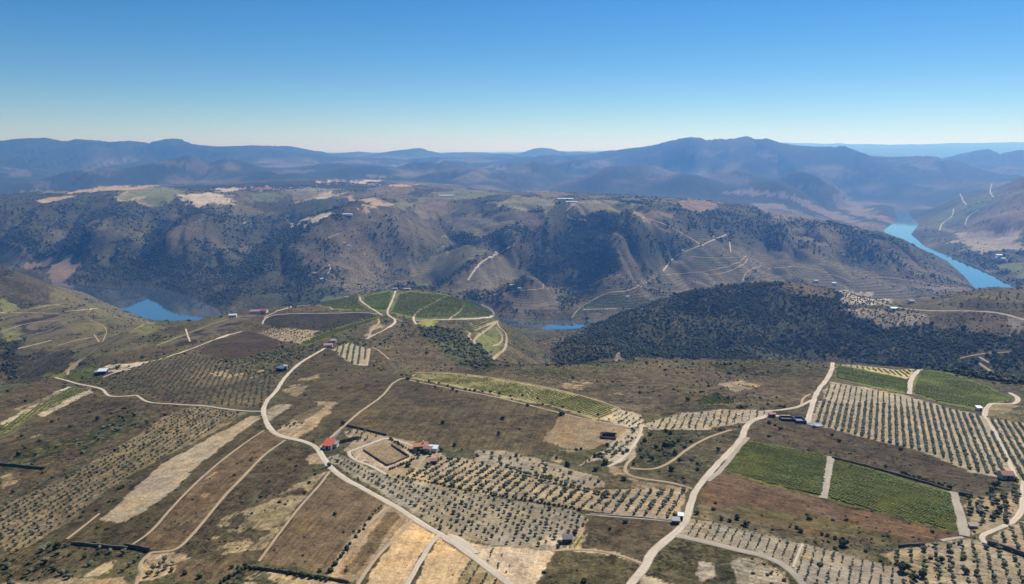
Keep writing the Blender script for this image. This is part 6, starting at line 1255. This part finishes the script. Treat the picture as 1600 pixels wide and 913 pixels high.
for px, py, lab in [(775,396,'white house on the bare ridge road of the middle hillside'),(538,381,'pale house in a clearing on the brown hillside'),(545,385,'little white house beside the clearing on the brown hillside'),(1067,393,'pale house by the road above the terraced slope'),(1303,444,'white house low on the terraced far bank'),(980,465,'pale house in the round green terrace by the river'),(1424,473,'pale house at the foot of the far bank'),(800,447,'white shed on the low pale terraces above the river'),(812,452,'stone house on the low pale terraces above the river'),(492,428,'pale ruin on the wooded hillside above the reservoir'),(503,437,'small white house low on the wooded hillside')]:
    small_house(px, py, 11, 7, 3.6, 1.7, R(RNG.uniform(-25, 25)), M_WHITE, M_PALER if 'white' in lab else M_PALEW, lab, 'house', None, 'hillside_house')
vx = []
for k in range(64):
    px = RNG.normal(408, 18) if k < 46 else RNG.uniform(450, 600); py = 296.5 + RNG.normal(0, 2.0) if k < 46 else RNG.uniform(284, 296)
    if k < 46 and not 374 < px < 446: px = RNG.uniform(380, 440)
    vx.append((px, py))
X_, Y_, Z_ = cast([p[0] for p in vx], [p[1] for p in vx])
for k in range(64):
    core = k < 46
    small_house(0, 0, float(RNG.uniform(10, 17)), float(RNG.uniform(8, 11)), float(RNG.uniform(4, 7)), 2.4, float(RNG.uniform(-.6, .6)), M_WHITE, [M_RED, M_ORANGE, M_PINK, M_ORANGE, M_PALEW][k % 5],
        'white house with a reddish roof in the clustered village on the plateau' if core else 'scattered pale house on the plateau right of the village', 'house', 'houses of the plateau village' if core else 'scattered plateau houses', 'village_house', pos=(float(X_[k]), float(Y_[k]), float(Z_[k])))
# field walls and dark banks: dry stone, one thing each
def stone_wall(pts, h, label, mat=M_STONED, th=.7, name='stone_wall', cat='wall', grp=None):
    q = smooth_line(pts, 1); x, y, z = cast([p[0] for p in q], [p[1] for p in q])
    s = np.concatenate([[0], np.cumsum(np.hypot(np.diff(x), np.diff(y)))]); n_ = max(2, int(s[-1]/1.6)); t = np.linspace(0, s[-1], n_)
    cx, cy_ = np.interp(t, s, x), np.interp(t, s, y); tx, ty = np.gradient(cx), np.gradient(cy_); l = np.hypot(tx, ty)+1e-9; nx, ny = -ty/l, tx/l
    zg = z_grid(cx, cy_); hh = h*(1 + .25*fbm(cx*1.0, cy_*1.0, 2.5, 2, 5)); wv = th*(1+.2*fbm(cx+90, cy_, 2.2, 2, 7))
    V_ = []
    for k in range(n_):
        for sx, zz_ in ((-.5, -.6), (-.4, hh[k]), (.4, hh[k]), (.5, -.6)): V_.append((cx[k]+nx[k]*wv[k]*sx, cy_[k]+ny[k]*wv[k]*sx, zg[k]+zz_))
    F_ = []
    for k in range(n_-1):
        for j in range(3): F_.append((k*4+j, k*4+j+1, k*4+4+j+1, k*4+4+j))
    F_ += [(0, 3, 2, 1), (n_*4-4, n_*4-3, n_*4-2, n_*4-1)]
    o0 = np.array([cx[0], cy_[0], zg[0]]); o = link_mesh(name, np.array(V_)-o0, F_, mat); o.location = o0; tag(o, label, cat, grp)
stone_wall([(0,727),(20,728),(45,731),(70,733)], 1.5, 'dark stone retaining wall at the left edge above the bright dry patch')
stone_wall([(112,850),(145,853),(185,857),(200,858)], 1.2, 'low dark stone wall along the bottom of the dark field strip at the lower left'); stone_wall([(195,855),(215,857),(234,862)], 1.7, 'tall dark wall ending beside the track fork at the lower left')
stone_wall([(385,886),(440,894),(510,904),(545,911)], 1.1, 'long dark wall under the bottom hedge of the brown field')
stone_wall([(543,666),(560,670),(585,676),(604,681)], 1.3, 'dark wall along the back of the little walled plot'); stone_wall([(528,694),(540,691),(552,688),(561,686)], 2.0, 'tall dark wall running right from the red roofed shed'); stone_wall([(520,687),(526,681),(532,675)], 1.8, 'pale wall along the lane side of the little walled plot', M_CONC)
stone_wall([(568,704),(585,715),(605,728)], .9, 'low stone edging on the near left side of the sandy yard'); stone_wall([(606,728),(622,722),(639,714)], .9, 'low stone edging on the near right side of the sandy yard'); stone_wall([(612,696),(624,704),(638,713)], 1.0, 'low stone edging on the far right side of the sandy yard')
stone_wall([(1542,851),(1560,855),(1580,862),(1602,870)], 1.8, 'dark wall slanting down to the right edge above the corner grove'); stone_wall([(1404,855),(1425,853),(1445,853)], 1.2, 'short dark wall at the top of the yellow corner grove')
stone_wall([(1498,773),(1510,775),(1520,777)], 1.4, 'short dark wall at the top end of the right gravel strip')
stone_wall([(1300,716),(1340,725),(1400,742),(1450,756),(1484,767)], 1.0, 'dark field wall along the top of the larger green vineyard')
stone_wall([(922,804),(960,806),(1005,809),(1050,815)], .5, 'pale boundary wall above the brown plot left of the right road', M_CONC, .5)
# ------------------------------------------------------------------ river water
def water():
    m, N, L, b = mat_new('river_water', 0.04, 0.5); nt = m.node_tree
    b.inputs['Base Color'].default_value = (0.055, 0.072, 0.08, 1); b.inputs['IOR'].default_value = 1.55
    geo = N.new('ShaderNodeNewGeometry')
    bp = N.new('ShaderNodeBump'); bp.inputs['Strength'].default_value = 0.05; bp.inputs['Distance'].default_value = 0.3
    L.new(noise_node(nt, geo.outputs['Position'], 0.15, 3, 0.5), bp.inputs['Height']); L.new(bp.outputs[0], b.inputs['Normal'])
    gl = N.new('ShaderNodeBsdfGlossy'); gl.inputs['Roughness'].default_value = 0.03; gl.inputs['Color'].default_value = (.92, .95, .97, 1); L.new(bp.outputs[0], gl.inputs['Normal'])
    mx = N.new('ShaderNodeMixShader'); mx.inputs[0].default_value = 0.34; L.new(b.outputs[0], mx.inputs[1]); L.new(gl.outputs[0], mx.inputs[2]); L.new(mx.outputs[0], N['Material Output'].inputs['Surface'])
    w = link_mesh('river', [(-3500, 1450, 0), (4500, 1450, 0), (4500, 6600, 0), (-3500, 6600, 0)], [(0, 1, 2, 3)], m)
    tag(w, kind='structure')
water()

# ------------------------------------------------------------------ summer haze
def haze():
    x0, x1, y0, y1, z0, z1 = -72000, 72000, -400, 71000, -10.0, 800.0
    v = [(x0,y0,z0),(x1,y0,z0),(x1,y1,z0),(x0,y1,z0),(x0,y0,z1),(x1,y0,z1),(x1,y1,z1),(x0,y1,z1)]
    f = [(0,3,2,1),(4,5,6,7),(0,1,5,4),(1,2,6,5),(2,3,7,6),(3,0,4,7)]
    m = bpy.data.materials.new('haze_air'); m.use_nodes = True
    N = m.node_tree.nodes; L = m.node_tree.links
    N.remove(N['Principled BSDF'])
    pv = N.new('ShaderNodeVolumePrincipled')
    pv.inputs['Color'].default_value = (*HAZE_COLOR, 1); pv.inputs['Density'].default_value = HAZE_DENSITY
    pv.inputs['Anisotropy'].default_value = 0.4; pv.inputs['Absorption Color'].default_value = (1, 1, 1, 1)
    L.new(pv.outputs[0], N['Material Output'].inputs['Volume'])
    o = link_mesh('haze', v, f, m)
    tag(o, kind='stuff')
haze()
